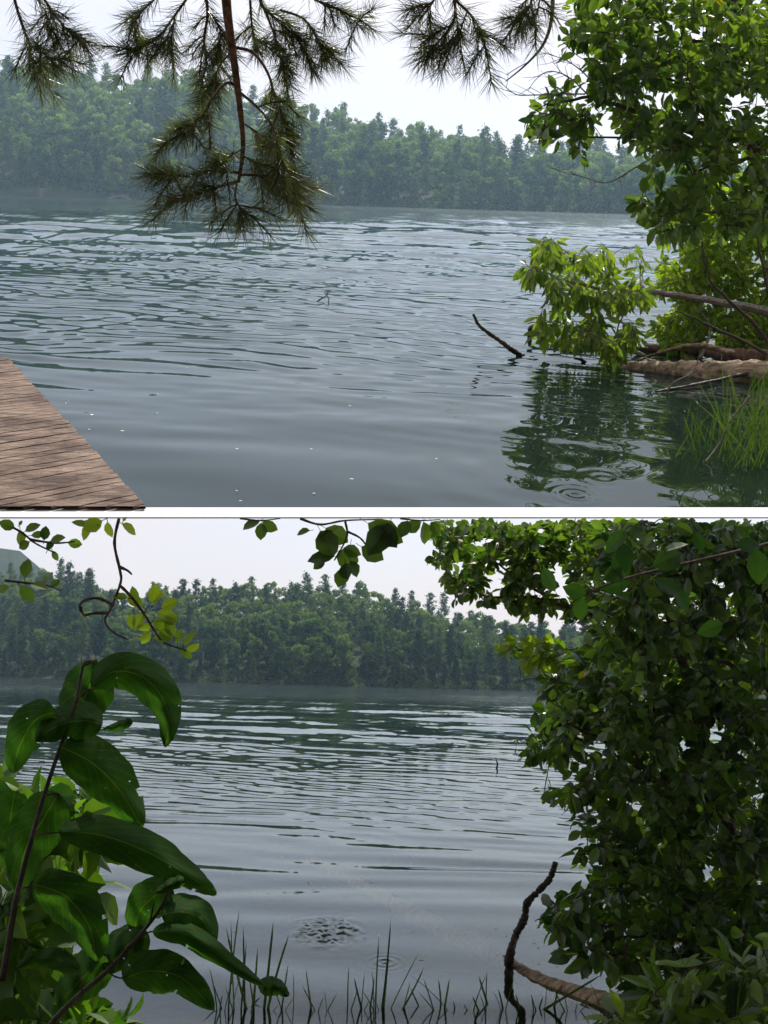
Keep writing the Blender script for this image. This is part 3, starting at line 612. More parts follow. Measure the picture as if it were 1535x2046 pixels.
for q, (pts, r0, r1, m_, lb) in enumerate(drift): log('branch', 'U', pts, r0, r1, m_, lb, 'branch', 60+q, 7, .2)
drift = [([PW('U', 1530, 735, 745), PW('U', 1460, 705, 742), PW('U', 1390, 690, 735), PW('U', 1320, 705, 728), W('U', 1270, 722, 0)], .028, .010, m_log, 'weathered brown limb curving low over the bleached log'),
         ([W('U', 1290, 712, 0), PW('U', 1230, 690, 708), PW('U', 1180, 695, 705), PW('U', 1120, 700, 703)], .020, .007, m_grey, 'grey dead bough reaching left along the water under the drooping leaves'),
         ([PW('U', 1400, 715, 730), PW('U', 1420, 660, 728), PW('U', 1400, 620, 728), PW('U', 1410, 580, 728)], .014, .004, m_grey, 'upright pale dead stem standing among the driftwood'),
         ([PW('U', 1230, 705, 712), PW('U', 1215, 670, 711), PW('U', 1190, 640, 711)], .010, .003, m_dark, 'short dark dead twig rising from the half-sunk log'),
         ([PW('U', 1500, 745, 765), PW('U', 1430, 760, 768), PW('U', 1370, 772, 775), W('U', 1310, 782, 0)], .015, .006, m_dark, 'dark stick lying in the water in front of the bleached log')]
for q, (pts, r0, r1, m_, lb) in enumerate(drift): log('branch', 'U', pts, r0, r1, m_, lb, 'branch', 80+q, 8, .2)
for q, (k, px, lb) in enumerate([('U', 215, 'pale fallen tree top at the far waterline, left of the pine bough'), ('U', 262, 'small bleached branch at the far waterline, just left of the pine bough'), ('L', 488, 'pale fallen branches on the far waterline of the lower lake'), ('L', 522, 'forked dead branch on the far waterline of the lower lake'), ('L', 835, 'long dead trunk lying on the far waterline near the dark alder')]):
    c = W(k, px, hy(k, px)+7.6); g = np.random.default_rng(q); mb = MB(); d0 = Vector((g.choice([-1, 1])*1.0, 0, .25))
    l = smooth_line([c, c+d0*3, c+d0*7+Vector((0, 0, -.6))], 5); mb.tube(l, [.22-.016*i for i in range(len(l))], 6)
    for z in range(9):
        p = l[int(g.integers(2, len(l)-1))]; mb.tube([p, p+Vector((g.normal(0, 1), g.normal(0, .4), abs(g.normal(.9, .6))))], [.09, .04], 4)
    top('dead_tree', mb, k, c, m_grey, lb, 'dead tree')
# right bank
mb = MB(); nx, ny = 30, 30
for j in range(ny):
    for i in range(nx):
        p = W('U', 1425+i*22, 700, 0); y = 5.9+j*.32; q = Vector((2.15+i*.12+.045*(y-6)*(y > 6)*4.0, y, 0)); q.z = -.14+.09*i*.35+.05*noise.noise(q*2.1); mb.v.append(q)
for j in range(ny-1):
    for i in range(nx-1): q = j*nx+i; mb.f.append((q, q+1, q+nx+1, q+nx))
o = top('bank', mb, 'U', (0, 0, 0), m_soil, kind='structure', smooth=True)
# tall shore grass, right
def reeds(k, spots, m_, label, cat, name='tall_grass', seed=0, lim=None, group=None):
    g = np.random.default_rng(seed); mb = MB(); base = None
    for px, py, L, lean, wdt in spots:
        p = W(k, px, py, -.03); base = base or p.copy()
        d = Vector((lean, g.normal(0, .08), 1)).normalized()
        for tries in range(6):
            e = p+d*L+Vector((lean*.25, 0, -.12))*L
            if lim is None or lim[0] < proj(k, e)[1] and lim[0] < proj(k, p+d*L)[1]: break
            L *= .8
        mb.blade(p, d, L, wdt, (lean*.3, 0, -.08*abs(lean)), 6, Vector((g.normal(0, .4), -1, 0)))
    return top(name, mb, k, base, m_, label, cat, group=group)
g = np.random.default_rng(5)
sp = []
for i in range(330):
    px = 1620-abs(g.normal(0, 95)); py = 890+g.uniform(-30, 60)*1.0
    L = g.uniform(.2, .5)*(1 if px > 1440 else .6); sp.append((px, py, L, g.normal(.12, .28), g.uniform(.003, .006)))
reeds('U', sp, m_grass, 'tall green grass growing from shallow water in front of the logs', 'grass', seed=3)
sp = [(1400+g.normal(0, 22), 905+g.uniform(-30, 25), g.uniform(.12, .26), g.normal(-.05, .3), .005) for i in range(26)]
reeds('U', sp, m_grass, 'sparse short rushes standing in water left of the tall grass', 'grass', seed=4)
mb = MB(); l = smooth_line([W('U', 1410, 922, .0), PW('U', 1438, 885, 915), PW('U', 1460, 840, 915), PW('U', 1500, 790, 915)], 5); mb.tube(l, [.005]*len(l), 5); top('stick', mb, 'U', l[0], m_grey, 'pale dry stalk leaning among the tall green grass', 'stick')

# --- dock, lower left of the upper view: each board is a part
ZD = .02
root = empty('dock', 'U', W('U', -200, 1014, ZD), 'weathered brown plank dock in the lower left corner of the upper lake', 'dock')
bd = W('U', -200, 1014, ZD)
A = W('U', 18, 716, ZD); Bp = W('U', 297, 1014, ZD)
ed = (Bp-A); edn = ed.normalized()
u1 = W('U', 40, 944, ZD); u2 = W('U', 262, 905, ZD); bdir = (u2-u1); bdir.z = 0; bdir.normalize()
Lp = ed.length; wb = .078; g = random.Random(3)
import bmesh
yfar = A.y+.05
perp = Vector((-bdir.y, bdir.x, 0))
nn = edn.dot(perp); count = int(Lp/abs(wb/nn))+2
near = W('U', CX, EDGE, ZD).y
for i in range(-1, count+1):
    s = i*wb/abs(nn); p0 = A+edn*s; gap = .007; jut = g.uniform(-.006, .006)
    bm = bmesh.new(); q = perp*(1 if perp.dot(edn) > 0 else -1)*(wb-gap); z = g.uniform(-.002, .002); e0 = p0+bdir*jut; a0 = p0-bdir*2.4
    n = 24; vs_t = []
    for t in range(n+1):
        c = a0.lerp(e0, t/n); c1 = c+Vector((0, 0, z)); jj = Vector((0, 0, g.uniform(-.0015, .0015)))
        # the cut end follows the dock's edge line
        off = q.dot(edn); c2 = c1+q+(bdir*((edn*(wb/abs(nn))-q).dot(bdir)) if t == n else bdir*((edn*(wb/abs(nn))-q).dot(bdir)))
        vs_t.append([bm.verts.new(x) for x in (c1+jj-perp*0, c2+jj, c2+jj-Vector((0, 0, .011)), c1+jj-Vector((0, 0, .011)))])
    for t in range(n):
        for m_ in range(4): bm.faces.new((vs_t[t][m_], vs_t[t][(m_+1) % 4], vs_t[t+1][(m_+1) % 4], vs_t[t+1][m_]))
    bm.faces.new(vs_t[0]); bm.faces.new(vs_t[-1][::-1])
    # cut at the ledge
    e1 = W('U', -300, EDGE-3, ZD); e2 = W('U', 900, EDGE-3, ZD); nrm = Vector((-(e2-e1).y, (e2-e1).x, 0)).normalized()
    bmesh.ops.bisect_plane(bm, geom=bm.verts[:]+bm.edges[:]+bm.faces[:], plane_co=e1, plane_no=nrm, clear_inner=True)
    bmesh.ops.recalc_face_normals(bm, faces=bm.faces[:])
    if len(bm.faces) > 3:
        me = bpy.data.meshes.new('board'); 
        for v in bm.verts: v.co -= bd
        bm.to_mesh(me); me.materials.append(m_dock); o = bpy.data.objects.new('board', me); C.objects.link(o); o.parent = root
    bm.free()
mb = MB(); a = A+edn*.05-bdir*.05-Vector((0, 0, .022)); b = Bp-edn*.16-bdir*.05-Vector((0, 0, .022)); mb.tube([a, b], .01, 4); part('beam', mb, root, bd, m_dark)
mb = MB(); c = A.lerp(Bp, .5)-bdir*.12; mb.tube([c-Vector((0, 0, .15)), c-Vector((0, 0, .025))], .03, 8); part('post', mb, root, bd, m_dark)

# ================================================================ LOWER VIEW
# --- the wood the viewer stands in front of: it closes off the sky behind
for q, (x, y, vi, sc_) in enumerate([(-4.8, -4.4, 0, .95), (.6, -5.6, 1, 1.0), (5.2, -4.2, 2, .95), (9.6, -1.0, 3, .9), (-9.6, -1.6, 4, .95), (-2.4, -10, 5, 1.1), (5, -11, 6, 1.1), (12, -7, 1, 1.1), (-11, -8, 2, 1.1)]):
    tm, cm, h = BROADS[vi]; root = empty('broadleaf_tree', 'L', (x, y, -.1), '%s broadleaf tree of the shore wood behind the viewer' % nth(q+1), 'tree', 'trees behind the viewer')
    root.matrix_world = Matrix.Translation((x, y, -.1)) @ Matrix.Rotation(q*1.3, 4, 'Z') @ Matrix.Scale(sc_, 4)
    for nme, me in (('trunk', tm), ('crown', cm)):
        o = bpy.data.objects.new(nme, me); C.objects.link(o); o.parent = root
# --- big alder at the right
right_edge = [(0, 0)]
cR = [(1170, 1180), (1190, 1240), (1170, 1290), (1090, 1330), (1075, 1380), (1075, 1450), (1095, 1480), (1060, 1490), (1130, 1540), (1120, 1610), (1150, 1660), (1150, 1720), (1170, 1760), (1150, 1800), (1170, 1850), (1170, 1900), (1230, 1960), (1300, 2010), (1600, 2110), (1600, 1035), (1200, 1035)]
def depR(x, y): return (3.9, 5.1)
wd, fl = grow('L', [([(1520, 2150, 4.6), (1500, 1950, 4.6), (1470, 1700, 4.6), (1400, 1450, 4.5), (1330, 1200, 4.4), (1290, 1045, 4.4)], .03, .008),
                    ([(1500, 1900, 4.6), (1350, 1800, 4.4), (1250, 1740, 4.3), (1190, 1700, 4.2)], .01, .003),
                    ([(1460, 1650, 4.6), (1330, 1560, 4.4), (1230, 1500, 4.2), (1130, 1440, 4.1)], .012, .003),
                    ([(1600, 1450, 4.8), (1500, 1350, 4.6), (1350, 1300, 4.4), (1220, 1310, 4.2)], .012, .003),
                    ([(1600, 1120, 4.4), (1450, 1130, 4.3), (1330, 1150, 4.2), (1220, 1200, 4.1)], .010, .003),
                    ([(1500, 1990, 4.6), (1400, 1900, 4.3), (1300, 1870, 4.1), (1200, 1880, 4.0)], .009, .003)],
              cR, depR, 2150, (.040, .66), 41, gaps=42, gthr=.03, limits=LL, leaves_per=(5, 10), spread=.16, drop=.35, twig_r=.0018,
              density=lambda x, y: .55+.45*min(1, max(0, (x-1150)/200)))
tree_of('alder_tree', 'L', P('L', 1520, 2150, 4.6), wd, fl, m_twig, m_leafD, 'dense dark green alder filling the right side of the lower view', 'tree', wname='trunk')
wd, fl = grow('L', [([(1560, 2150, 6.0), (1500, 1850, 6.0), (1440, 1600, 5.9), (1400, 1400, 5.8)], .016, .004), ([(1600, 1300, 6.0), (1500, 1200, 6.0), (1380, 1120, 5.9)], .012, .003), ([(1500, 1850, 6), (1350, 1750, 5.8), (1250, 1700, 5.7)], .008, .003)],
              [(1215, 1060), (1215, 1400), (1230, 1700), (1260, 1860), (1600, 1900), (1600, 1050)], (5.5, 6.2), 620, (.05, .6), 46, limits=LL, leaves_per=(4, 8), spread=.16, gaps=80, gthr=-.02, twig_r=.002)
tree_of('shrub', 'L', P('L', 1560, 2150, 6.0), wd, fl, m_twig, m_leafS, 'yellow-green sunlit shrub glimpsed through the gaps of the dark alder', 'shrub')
# lighter upper arm reaching left
cT = [(860, 1040), (885, 1110), (870, 1165), (905, 1180), (960, 1210), (1030, 1205), (1100, 1222), (1200, 1225), (1250, 1150), (1290, 1038)]
wd, fl = grow('L', [([(1480, 1330, 5.2), (1330, 1260, 5.1), (1160, 1222, 5.0), (1085, 1185, 5.0), (1040, 1120, 5.0), (1000, 1060, 5.0)], .013, .003), ([(1160, 1222, 5.0), (1080, 1195, 4.9), (980, 1190, 4.9), (900, 1160, 4.9)], .008, .002), ([(1100, 1195, 5), (1030, 1150, 4.9), (950, 1100, 4.9)], .006, .002),
                    ([(1480, 1260, 5.2), (1300, 1120, 5.1), (1180, 1070, 5.0), (1050, 1050, 5.0)], .009, .002)],
              cT, (4.7, 5.4), 560, (.036, .68), 42, gaps=48, gthr=-.02, limits=LL, leaves_per=(5, 9), spread=.12, twig_r=.0014, density=lambda x, y: .75 if y < 1130 else .55)
tree_of('alder_branch', 'L', P('L', 1480, 1330, 5.2), wd, fl, bark('reddish bark', (.07, .035, .025), (.2, .11, .08), 60), m_leafU, 'airy branch with small light leaves and reddish wood reaching left across the sky', 'branch')
# smaller twigs on the left rim of the alder
wd, fl = grow('L', [([(1180, 1290, 4.6), (1120, 1300, 4.6), (1060, 1295, 4.6), (1010, 1308, 4.6)], .005, .0015)], [(1005, 1300), (1030, 1285), (1100, 1285), (1130, 1320), (1080, 1325), (1010, 1318)], (4.5, 4.7), 30, (.038, .6), 43, leaves_per=(4, 7), twig_r=.0012)
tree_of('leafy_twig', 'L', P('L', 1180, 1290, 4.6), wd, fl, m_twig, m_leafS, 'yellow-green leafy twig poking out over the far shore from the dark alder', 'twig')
bare([[(1200, 1355, 4.6), (1130, 1360, 4.6), (1070, 1355, 4.6), (1025, 1366, 4.6)]], 'L', P('L', 1200, 1355, 4.6), m_twig, 'thin bare twig in front of the far shoreline beside the dark alder', 9, .002, 8, .05)
# sprays reaching out of the alder over the water
for q, (pts, poly, nt_, lb) in enumerate([([(1180, 1480, 4.3), (1120, 1478, 4.3), (1060, 1482, 4.3), (1028, 1478, 4.3)], [(1022, 1465), (1120, 1455), (1150, 1500), (1060, 1505)], 22, 'small spray of alder leaves level with the tiny stick'),
        ([(1230, 1850, 4.0), (1160, 1845, 4.0), (1110, 1835, 4.0), (1072, 1838, 4.0)], [(1068, 1825), (1120, 1800), (1190, 1815), (1190, 1860), (1100, 1862)], 24, 'lowest leafy spray reaching over the upright crooked stick'),
        ([(1230, 1905, 3.9), (1190, 1900, 3.9), (1155, 1892, 3.9), (1145, 1900, 3.9)], [(1140, 1885), (1200, 1875), (1220, 1920), (1150, 1925)], 14, 'short leafy spray just above the half-sunk log')]):
    wd, fl = grow('L', [(pts, .004, .0013)], poly, (pts[0][2]-.1, pts[0][2]+.1), nt_, (.045, .6), 70+q, leaves_per=(3, 6), twig_r=.0012, ragged=5)
    tree_of('leafy_twig', 'L', P('L', *pts[0]), wd, fl, m_twig, m_leafD, lb, 'twig')
# near ground plants bottom right
cG = [(1180, 2060), (1230, 1990), (1300, 1960), (1400, 1930), (1600, 1880), (1600, 2110), (1180, 2110)]
wd, fl = grow('L', [([(1450, 2200, 3.9), (1400, 2080, 3.9), (1380, 1990, 3.9)], .006, .002), ([(1560, 2200, 3.7), (1520, 2050, 3.7), (1470, 1950, 3.7)], .006, .002)], cG, (3.4, 4.2), 170, (.07, .34), 44, leaves_per=(5, 9), drop=.5, twig_r=.0016)
tree_of('weed_clump', 'L', P('L', 1450, 2200, 3.9), wd, fl, m_twig, m_leafU, 'mid green narrow-leaved weeds in the bottom right corner', 'plant')
# hanging leafy twigs along the top of the lower view
def twig(pts_list, leaves, k, base, label, ml=m_leafS, L=.05, wr=.66, r=.002, seed=1, name='hanging_twig', bare_n=0):
    g = np.random.default_rng(seed); wood = MB(); fol = MB()
    for pts in pts_list:
        l = smooth_line(polyline3(k, pts), 5); wood.tube(l, [r*(1-.6*i/len(l))*(1+.25*g.random()) for i in range(len(l))], 6)
    for x, y, an, ln, d in leaves:      # a = direction of the tip in the view, degrees clockwise from right
        p = P(k, x, y, d); s = ln*d/F; c = CAM; dr = Vector((math.cos(R(an)), g.normal(0, .3), -math.sin(R(an)))).normalized()
        ax = Vector((g.normal(0, .45), -1, g.normal(.35, .45)))
        fol.leaf(p, dr, ax, s, s*wr*g.uniform(.85, 1.1), g.uniform(.1, .35), g.uniform(0, .25)); wood.tube([p-dr*.25*s, p], r*.3, 4, False)
    rt = empty(name, k, base, label, 'twig'); part('stem', wood, rt, base, m_twig); part('leaves', fol, rt, base, ml); return rt
d = 1.9
twig([[(238, 1036, d), (229, 1085, d), (240, 1140, d), (241, 1165, d), (222, 1215, d), (210, 1240, d), (225, 1262, d), (256, 1278, d)], [(240, 1133, d), (255, 1140, d), (264, 1148, d)], [(240, 1170, d), (262, 1192, d), (290, 1230, d), (310, 1262, d), (330, 1285, d), (375, 1300, d)],
      [(228, 1210, d), (195, 1195, d), (165, 1202, d), (160, 1218, d), (172, 1232, d)], [(218, 1225, d), (190, 1225, d), (168, 1228, d), (163, 1212, d)]],
     [(305, 1205, 280, 42, d), (300, 1210, 320, 55, d), (322, 1215, 335, 40, d), (285, 1212, 215, 44, d), (255, 1195, 190, 30, d), (288, 1225, 120, 40, d), (315, 1222, 20, 44, d), (310, 1235, 60, 34, d), (300, 1245, 150, 38, d), (322, 1240, 350, 38, d), (318, 1260, 30, 34, d), (302, 1262, 130, 32, d), (345, 1272, 250, 36, d), (355, 1285, 275, 30, d), (368, 1290, 300, 36, d), (372, 1300, 340, 32, d), (345, 1275, 180, 38, d), (360, 1298, 30, 30, d), (275, 1205, 250, 36, d), (266, 1225, 100, 34, d),
      (205, 1040, 150, 44, d), (190, 1048, 190, 42, d), (182, 1045, 120, 40, d), (215, 1042, 80, 34, d), (243, 1046, 30, 40, d), (246, 1042, 300, 12, d), (178, 1052, 200, 36, d)], 'L', P('L', 238, 1036, d), 'knobbly hanging twig with backlit round leaves at its tip, left of centre', seed=11, r=.0021)
d = 2.1
twig([[(10, 1045, d), (45, 1065, d), (70, 1085, d), (100, 1100, d), (110, 1105, d)], [(60, 1078, d), (110, 1085, d), (150, 1082, d)], [(10, 1160, d), (55, 1165, d), (95, 1170, d), (122, 1180, d)]],
     [(38, 1050, 300, 12, d), (40, 1058, 90, 34, d), (50, 1062, 330, 34, d), (62, 1070, 350, 28, d), (88, 1080, 275, 30, d), (100, 1082, 340, 34, d), (135, 1084, 5, 30, d), (95, 1100, 290, 26, d), (60, 1082, 150, 30, d), (105, 1100, 60, 24, d), (50, 1155, 275, 40, d), (60, 1166, 15, 44, d), (40, 1170, 50, 44, d), (90, 1165, 285, 36, d), (100, 1172, 320, 26, d), (20, 1172, 160, 34, d), (30, 1055, 200, 34, d)], 'L', P('L', 10, 1045, d), 'small leafy twigs at the left edge against the pale mountain', ml=m_leafU, seed=12, r=.0018)
d = 1.7
twig([[(600, 1036, d), (640, 1048, d), (690, 1040, d), (760, 1038, d)], [(690, 1042, d), (694, 1070, d), (680, 1100, d)], [(680, 1100, d), (668, 1120, d)], [(694, 1062, d), (720, 1075, d), (735, 1095, d)]],
     [(640, 1060, 60, 60, d), (650, 1055, 30, 55, d), (620, 1060, 170, 30, d), (655, 1070, 75, 50, d), (668, 1112, 175, 54, d), (686, 1095, 20, 38, d), (700, 1090, 100, 55, d), (690, 1125, 80, 40, d), (722, 1092, 30, 52, d), (700, 1120, 60, 36, d), (650, 1122, 150, 28, d), (735, 1045, 30, 80, d), (775, 1048, 120, 75, d), (760, 1044, 60, 60, d), (665, 1060, 140, 40, d), (690, 1135, 110, 42, d)], 'L', P('L', 600, 1036, d), 'cluster of dark broad leaves hanging from the middle of the white ledge', ml=m_leafD, seed=13, r=.0014, wr=.78)
twig([[(480, 1036, d), (520, 1040, d), (560, 1036, d)], ], [(520, 1040, 150, 40, d), (524, 1042, 30, 36, d), (522, 1044, 90, 36, d)], 'L', P('L', 480, 1036, d), 'three small round leaves hanging below the ledge, left of the dark cluster', ml=m_leafD, seed=14, r=.001, wr=.8)
twig([[(800, 1036, d), (840, 1040, d), (880, 1038, d)], ], [(842, 1042, 150, 44, d), (846, 1042, 80, 50, d), (815, 1040, 110, 42, d), (862, 1042, 60, 34, d)], 'L', P('L', 800, 1036, d), 'dark leaves hanging below the ledge, right of the dark cluster', ml=m_leafD, seed=15, r=.001, wr=.75)
# large dark near leaves within the alder
g = np.random.default_rng(77); fol = MB(); wood = MB(); lp = None
for cx_, cy_2, an0 in ((1150, 1200, 160), (1220, 1160, 340), (1330, 1120, 320), (1400, 1080, 300), (1420, 1200, 200), (1250, 1090, 120), (1480, 1090, 60)):
    for q in range(3):
        p = P('L', cx_+g.normal(0, 22), cy_2+g.normal(0, 18), 2.4+g.normal(0, .05)); an = R(an0+g.normal(0, 45)); dr = Vector((math.cos(an), g.normal(0, .3), -math.sin(an))); s = g.uniform(.035, .062)
        if proj('L', p+dr*s)[1] < 1042 or proj('L', p)[1] < 1042: continue
        fol.leaf(p, dr, Vector((g.normal(0, .4), -1, g.normal(.4, .4))), s, s*.6, .2, .2); wood.tube([p, p-dr*.03], .0006, 4)
l = smooth_line(polyline3('L', [(1640, 1060, 2.6), (1480, 1100, 2.5), (1330, 1135, 2.45), (1220, 1165, 2.4), (1140, 1205, 2.4)]), 6); wood.tube(l, [.004*(1-.7*i/len(l)) for i in range(len(l))], 6)
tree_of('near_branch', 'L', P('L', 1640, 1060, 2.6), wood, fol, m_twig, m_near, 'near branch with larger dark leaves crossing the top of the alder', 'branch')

# --- unseen leafy bough, added above the view to shade the broad-leaved plant
g = np.random.default_rng(88); fol = MB(); wood = MB()
l = smooth_line([(1.3, 3.6, 3.6), (.7, 3.1, 3.45), (.2, 2.8, 3.35), (-.3, 2.6, 3.3)], 6); wood.tube(l, .012, 6)
for q in range(1250):
    p = Vector((g.uniform(-.6, .75), g.uniform(2.1, 3.5), 3.35+g.uniform(-.08, .3))); a = g.uniform(0, 6.28)
    fol.leaf(p, (math.cos(a), math.sin(a), g.normal(0, .3)), (g.normal(0, .4), g.normal(0, .4), 1), .08, .05)
tree_of('shade_bough', 'L', (1.3, 3.6, 3.6), wood, fol, m_twig, m_leafD, 'unseen leafy bough added overhead to shade the broad-leaved stems', 'branch')

# --- broad-leaved plant at the left, close to the viewer
def bigleaf(root, base, mid, hw, d, seed, tilt=.15, holes=2, asym=1.0):
    g = np.random.default_rng(seed); nv, nu = 34, 9
    pts = np.array(mid, float); t = np.linspace(0, 1, len(pts)); tt = np.linspace(0, 1, nv+1)
    P3 = smooth_line([Vector((x, y, 0)) for x, y in mid], 12); idx = [int(round(q*(len(P3)-1))) for q in tt]; c = [P3[i] for i in idx]
    me = bpy.data.meshes.new('leaf'); V = []; UV = []; Fc = []
    ph = g.uniform(0, 6.28, 4); tw = g.uniform(-.5, .5)
    for j in range(nv+1):
        t_ = tt[j]; a = c[max(j-1, 0)]; b = c[min(j+1, nv)]; dr = (b-a).normalized(); n = Vector((-dr.y, dr.x, 0))
        wd = (math.sin(math.pi*t_**.82))**.72*(1-.18*t_)
        for i in range(nu):
            u = (i-(nu-1)/2)/((nu-1)/2); e = 1+.035*math.sin(t_*17+ph[0]+(1 if u > 0 else 0))+.02*math.sin(t_*37+ph[1]+3*(u > 0))
            h_ = hw*wd*abs(u)*(e if abs(u) > .9 else 1)*(asym if u < 0 else 1)
            h_ *= 1.22; x = c[j].x+n.x*h_*(1 if u > 0 else -1); y = c[j].y+n.y*h_*(1 if u > 0 else -1)
            dd = d*(1+.012*math.sin(t_*3+tw*4)+tilt*.25*(t_-.5)+.028*abs(u)**1.3*wd+.004*math.sin(t_*19+ph[2]+u*3)+tw*.03*u*wd)
            V.append(P('L', x, y, dd)-Vector(base)); UV.append((.5+u/2*.98, t_))
    bad = set()
    for q in range(holes): bad.add((int(g.integers(4, nv-3)), int(g.integers(1, nu-2)), g.random()))
    for q in range(1): bad.add((int(g.integers(6, nv-3)), 0 if g.random() < .5 else nu-2, 2))
    # small insect holes: split the cell into a ring of quads around a gap
    for j in range(nv):
        for i in range(nu-1):
            q = (j*nu+i, j*nu+i+1, (j+1)*nu+i+1, (j+1)*nu+i); hit = [x for x in bad if x[0] == j and x[1] == i]
            if hit and hit[0][2] < 1.5:
                cc = sum((V[z] for z in q), Vector())/4; uc = [sum(UV[z][m_] for z in q)/4 for m_ in (0, 1)]; b0 = len(V); K = .35
                for z in q: V.append(cc+(V[z]-cc)*K); UV.append(tuple(uc[m_]+(UV[z][m_]-uc[m_])*K for m_ in (0, 1)))
                for z in range(4): Fc.append((q[z], q[(z+1) % 4], b0+(z+1) % 4, b0+z))
            elif hit: continue
            else: Fc.append(q)
    me.from_pydata([tuple(v) for v in V], [], Fc); me.polygons.foreach_set('use_smooth', [True]*len(Fc))
    uvl = me.uv_layers.new(name='UVMap')
    for lp_ in me.loops: uvl.data[lp_.index].uv = UV[lp_.vertex_index]
    me.materials.append(m_big); me.update(); o = bpy.data.objects.new('leaf', me); C.objects.link(o); o.parent = root; return o
D0 = 1.35; base = P('L', 10, 1900, D0)
r = empty('broadleaf_plant', 'L', base, 'tall stem with large drooping insect-bitten leaves close by on the left edge', 'plant')
mb = MB(); l = smooth_line([P('L', x, y, D0) for x, y in ((5, 1960), (30, 1810), (45, 1745), (60, 1690), (85, 1600), (118, 1500), (150, 1410), (163, 1345), (170, 1325), (195, 1318))], 5)
mb.tube(l, [.0029-.002*i/len(l) for i in range(len(l))], 8)
for pp in (((118, 1498), (130, 1492)), ((150, 1405), (178, 1378), (230, 1374)), ((72, 1668), (95, 1665), (130, 1662)), ((45, 1775), (75, 1768)), ((165, 1332), (190, 1320)), ((140, 1440), (110, 1425)), ((88, 1590), (112, 1585))):
    mb.tube(smooth_line([P('L', x, y, D0*.998) for x, y in pp], 3), .0009, 6)
part('stem', mb, r, base, m_dark, True)
for i, (mid, hw, dd) in enumerate([([(182, 1372), (228, 1342), (285, 1352), (325, 1395), (338, 1440), (330, 1494)], 36, 1.30), ([(192, 1320), (178, 1375), (158, 1420), (150, 1480)], 46, 1.42), ([(112, 1422), (70, 1440), (40, 1490), (25, 1545)], 36, 1.38),
                                   ([(205, 1448), (165, 1440), (115, 1450), (70, 1480)], 36, 1.33), ([(122, 1492), (185, 1525), (240, 1580), (284, 1655)], 48, 1.36), ([(118, 1660), (200, 1668), (290, 1700), (370, 1745), (433, 1788)], 38, 1.32),
                                   ([(66, 1766), (130, 1790), (178, 1850), (192, 1922)], 46, 1.34), ([(118, 1585), (85, 1640), (50, 1700), (35, 1790)], 46, 1.40), ([(265, 1440), (240, 1450), (205, 1458)], 9, 1.33), ([(30, 1580), (20, 1650), (15, 1740)], 38, 1.44)]):
    bigleaf(r, base, mid, hw, dd, 300+i, holes=2 if hw > 30 else 0)
base = P('L', 118, 2120, 1.3)
r = empty('broadleaf_plant', 'L', base, 'slanting stem with large dark leaves in the bottom left corner, rightmost of the broad-leaved stems', 'plant')
mb = MB(); l = smooth_line([P('L', x, y, 1.3) for x, y in ((40, 2120), (130, 2015), (215, 1940), (262, 1888), (312, 1828), (340, 1775), (350, 1762))], 5)
mb.tube(l, [.0026-.0018*i/len(l) for i in range(len(l))], 8)
for pp in (((262, 1888), (290, 1865), (320, 1860)), ((312, 1828), (330, 1822)), ((212, 1940), (232, 1952), (250, 1955)), ((165, 1985), (160, 1955), (155, 1945)), ((300, 1845), (308, 1800)), ((225, 1925), (215, 1905))):
    mb.tube(smooth_line([P('L', x, y, 1.298) for x, y in pp], 3), .0008, 6)
part('stem', mb, r, base, m_dark, True)
for i, (mid, hw, dd) in enumerate([([(245, 1957), (300, 1940), (365, 1955), (428, 2018)], 40, 1.28), ([(322, 1828), (365, 1822), (405, 1838), (428, 1888)], 34, 1.31), ([(305, 1862), (370, 1866), (440, 1910), (530, 1972)], 22, 1.27), ([(345, 1772), (310, 1790), (280, 1820), (268, 1862)], 36, 1.36),
                                   ([(298, 1868), (260, 1885), (230, 1915), (215, 1945)], 36, 1.37), ([(215, 1905), (180, 1940), (145, 1975), (115, 2012)], 40, 1.38), ([(158, 1946), (120, 1918), (80, 1915), (28, 1935)], 20, 1.30), ([(370, 1758), (345, 1765), (310, 1785)], 12, 1.29), ([(390, 1985), (420, 1950), (470, 1975)], 0.1, 1.5), ([(520, 1982), (545, 1970), (578, 1990)], 18, 1.34)]):
    if hw > 1: bigleaf(r, base, mid, hw, dd, 340+i, holes=2 if hw > 30 else 0)
# sunlit bush behind it
cS = [(20, 1570), (80, 1590), (130, 1575), (180, 1590), (160, 1640), (205, 1700), (190, 1790), (120, 1830), (110, 1900), (140, 1960), (250, 2010), (250, 2100), (-60, 2110), (-60, 1560)]
wd, fl = grow('L', [([(20, 2160, 2.6), (60, 1950, 2.6), (110, 1750, 2.6), (130, 1620, 2.6)], .005, .002), ([(20, 1950, 2.7), (100, 1800, 2.7), (180, 1710, 2.6)], .004, .0015)], cS, (2.3, 2.9), 190, (.055, .62), 51, leaves_per=(4, 8), spread=.1, twig_r=.0012)
tree_of('shrub', 'L', P('L', 20, 2160, 2.6), wd, fl, m_twig, m_leafM, 'bright green sunlit shrub behind the big-leaved stems on the left', 'shrub')
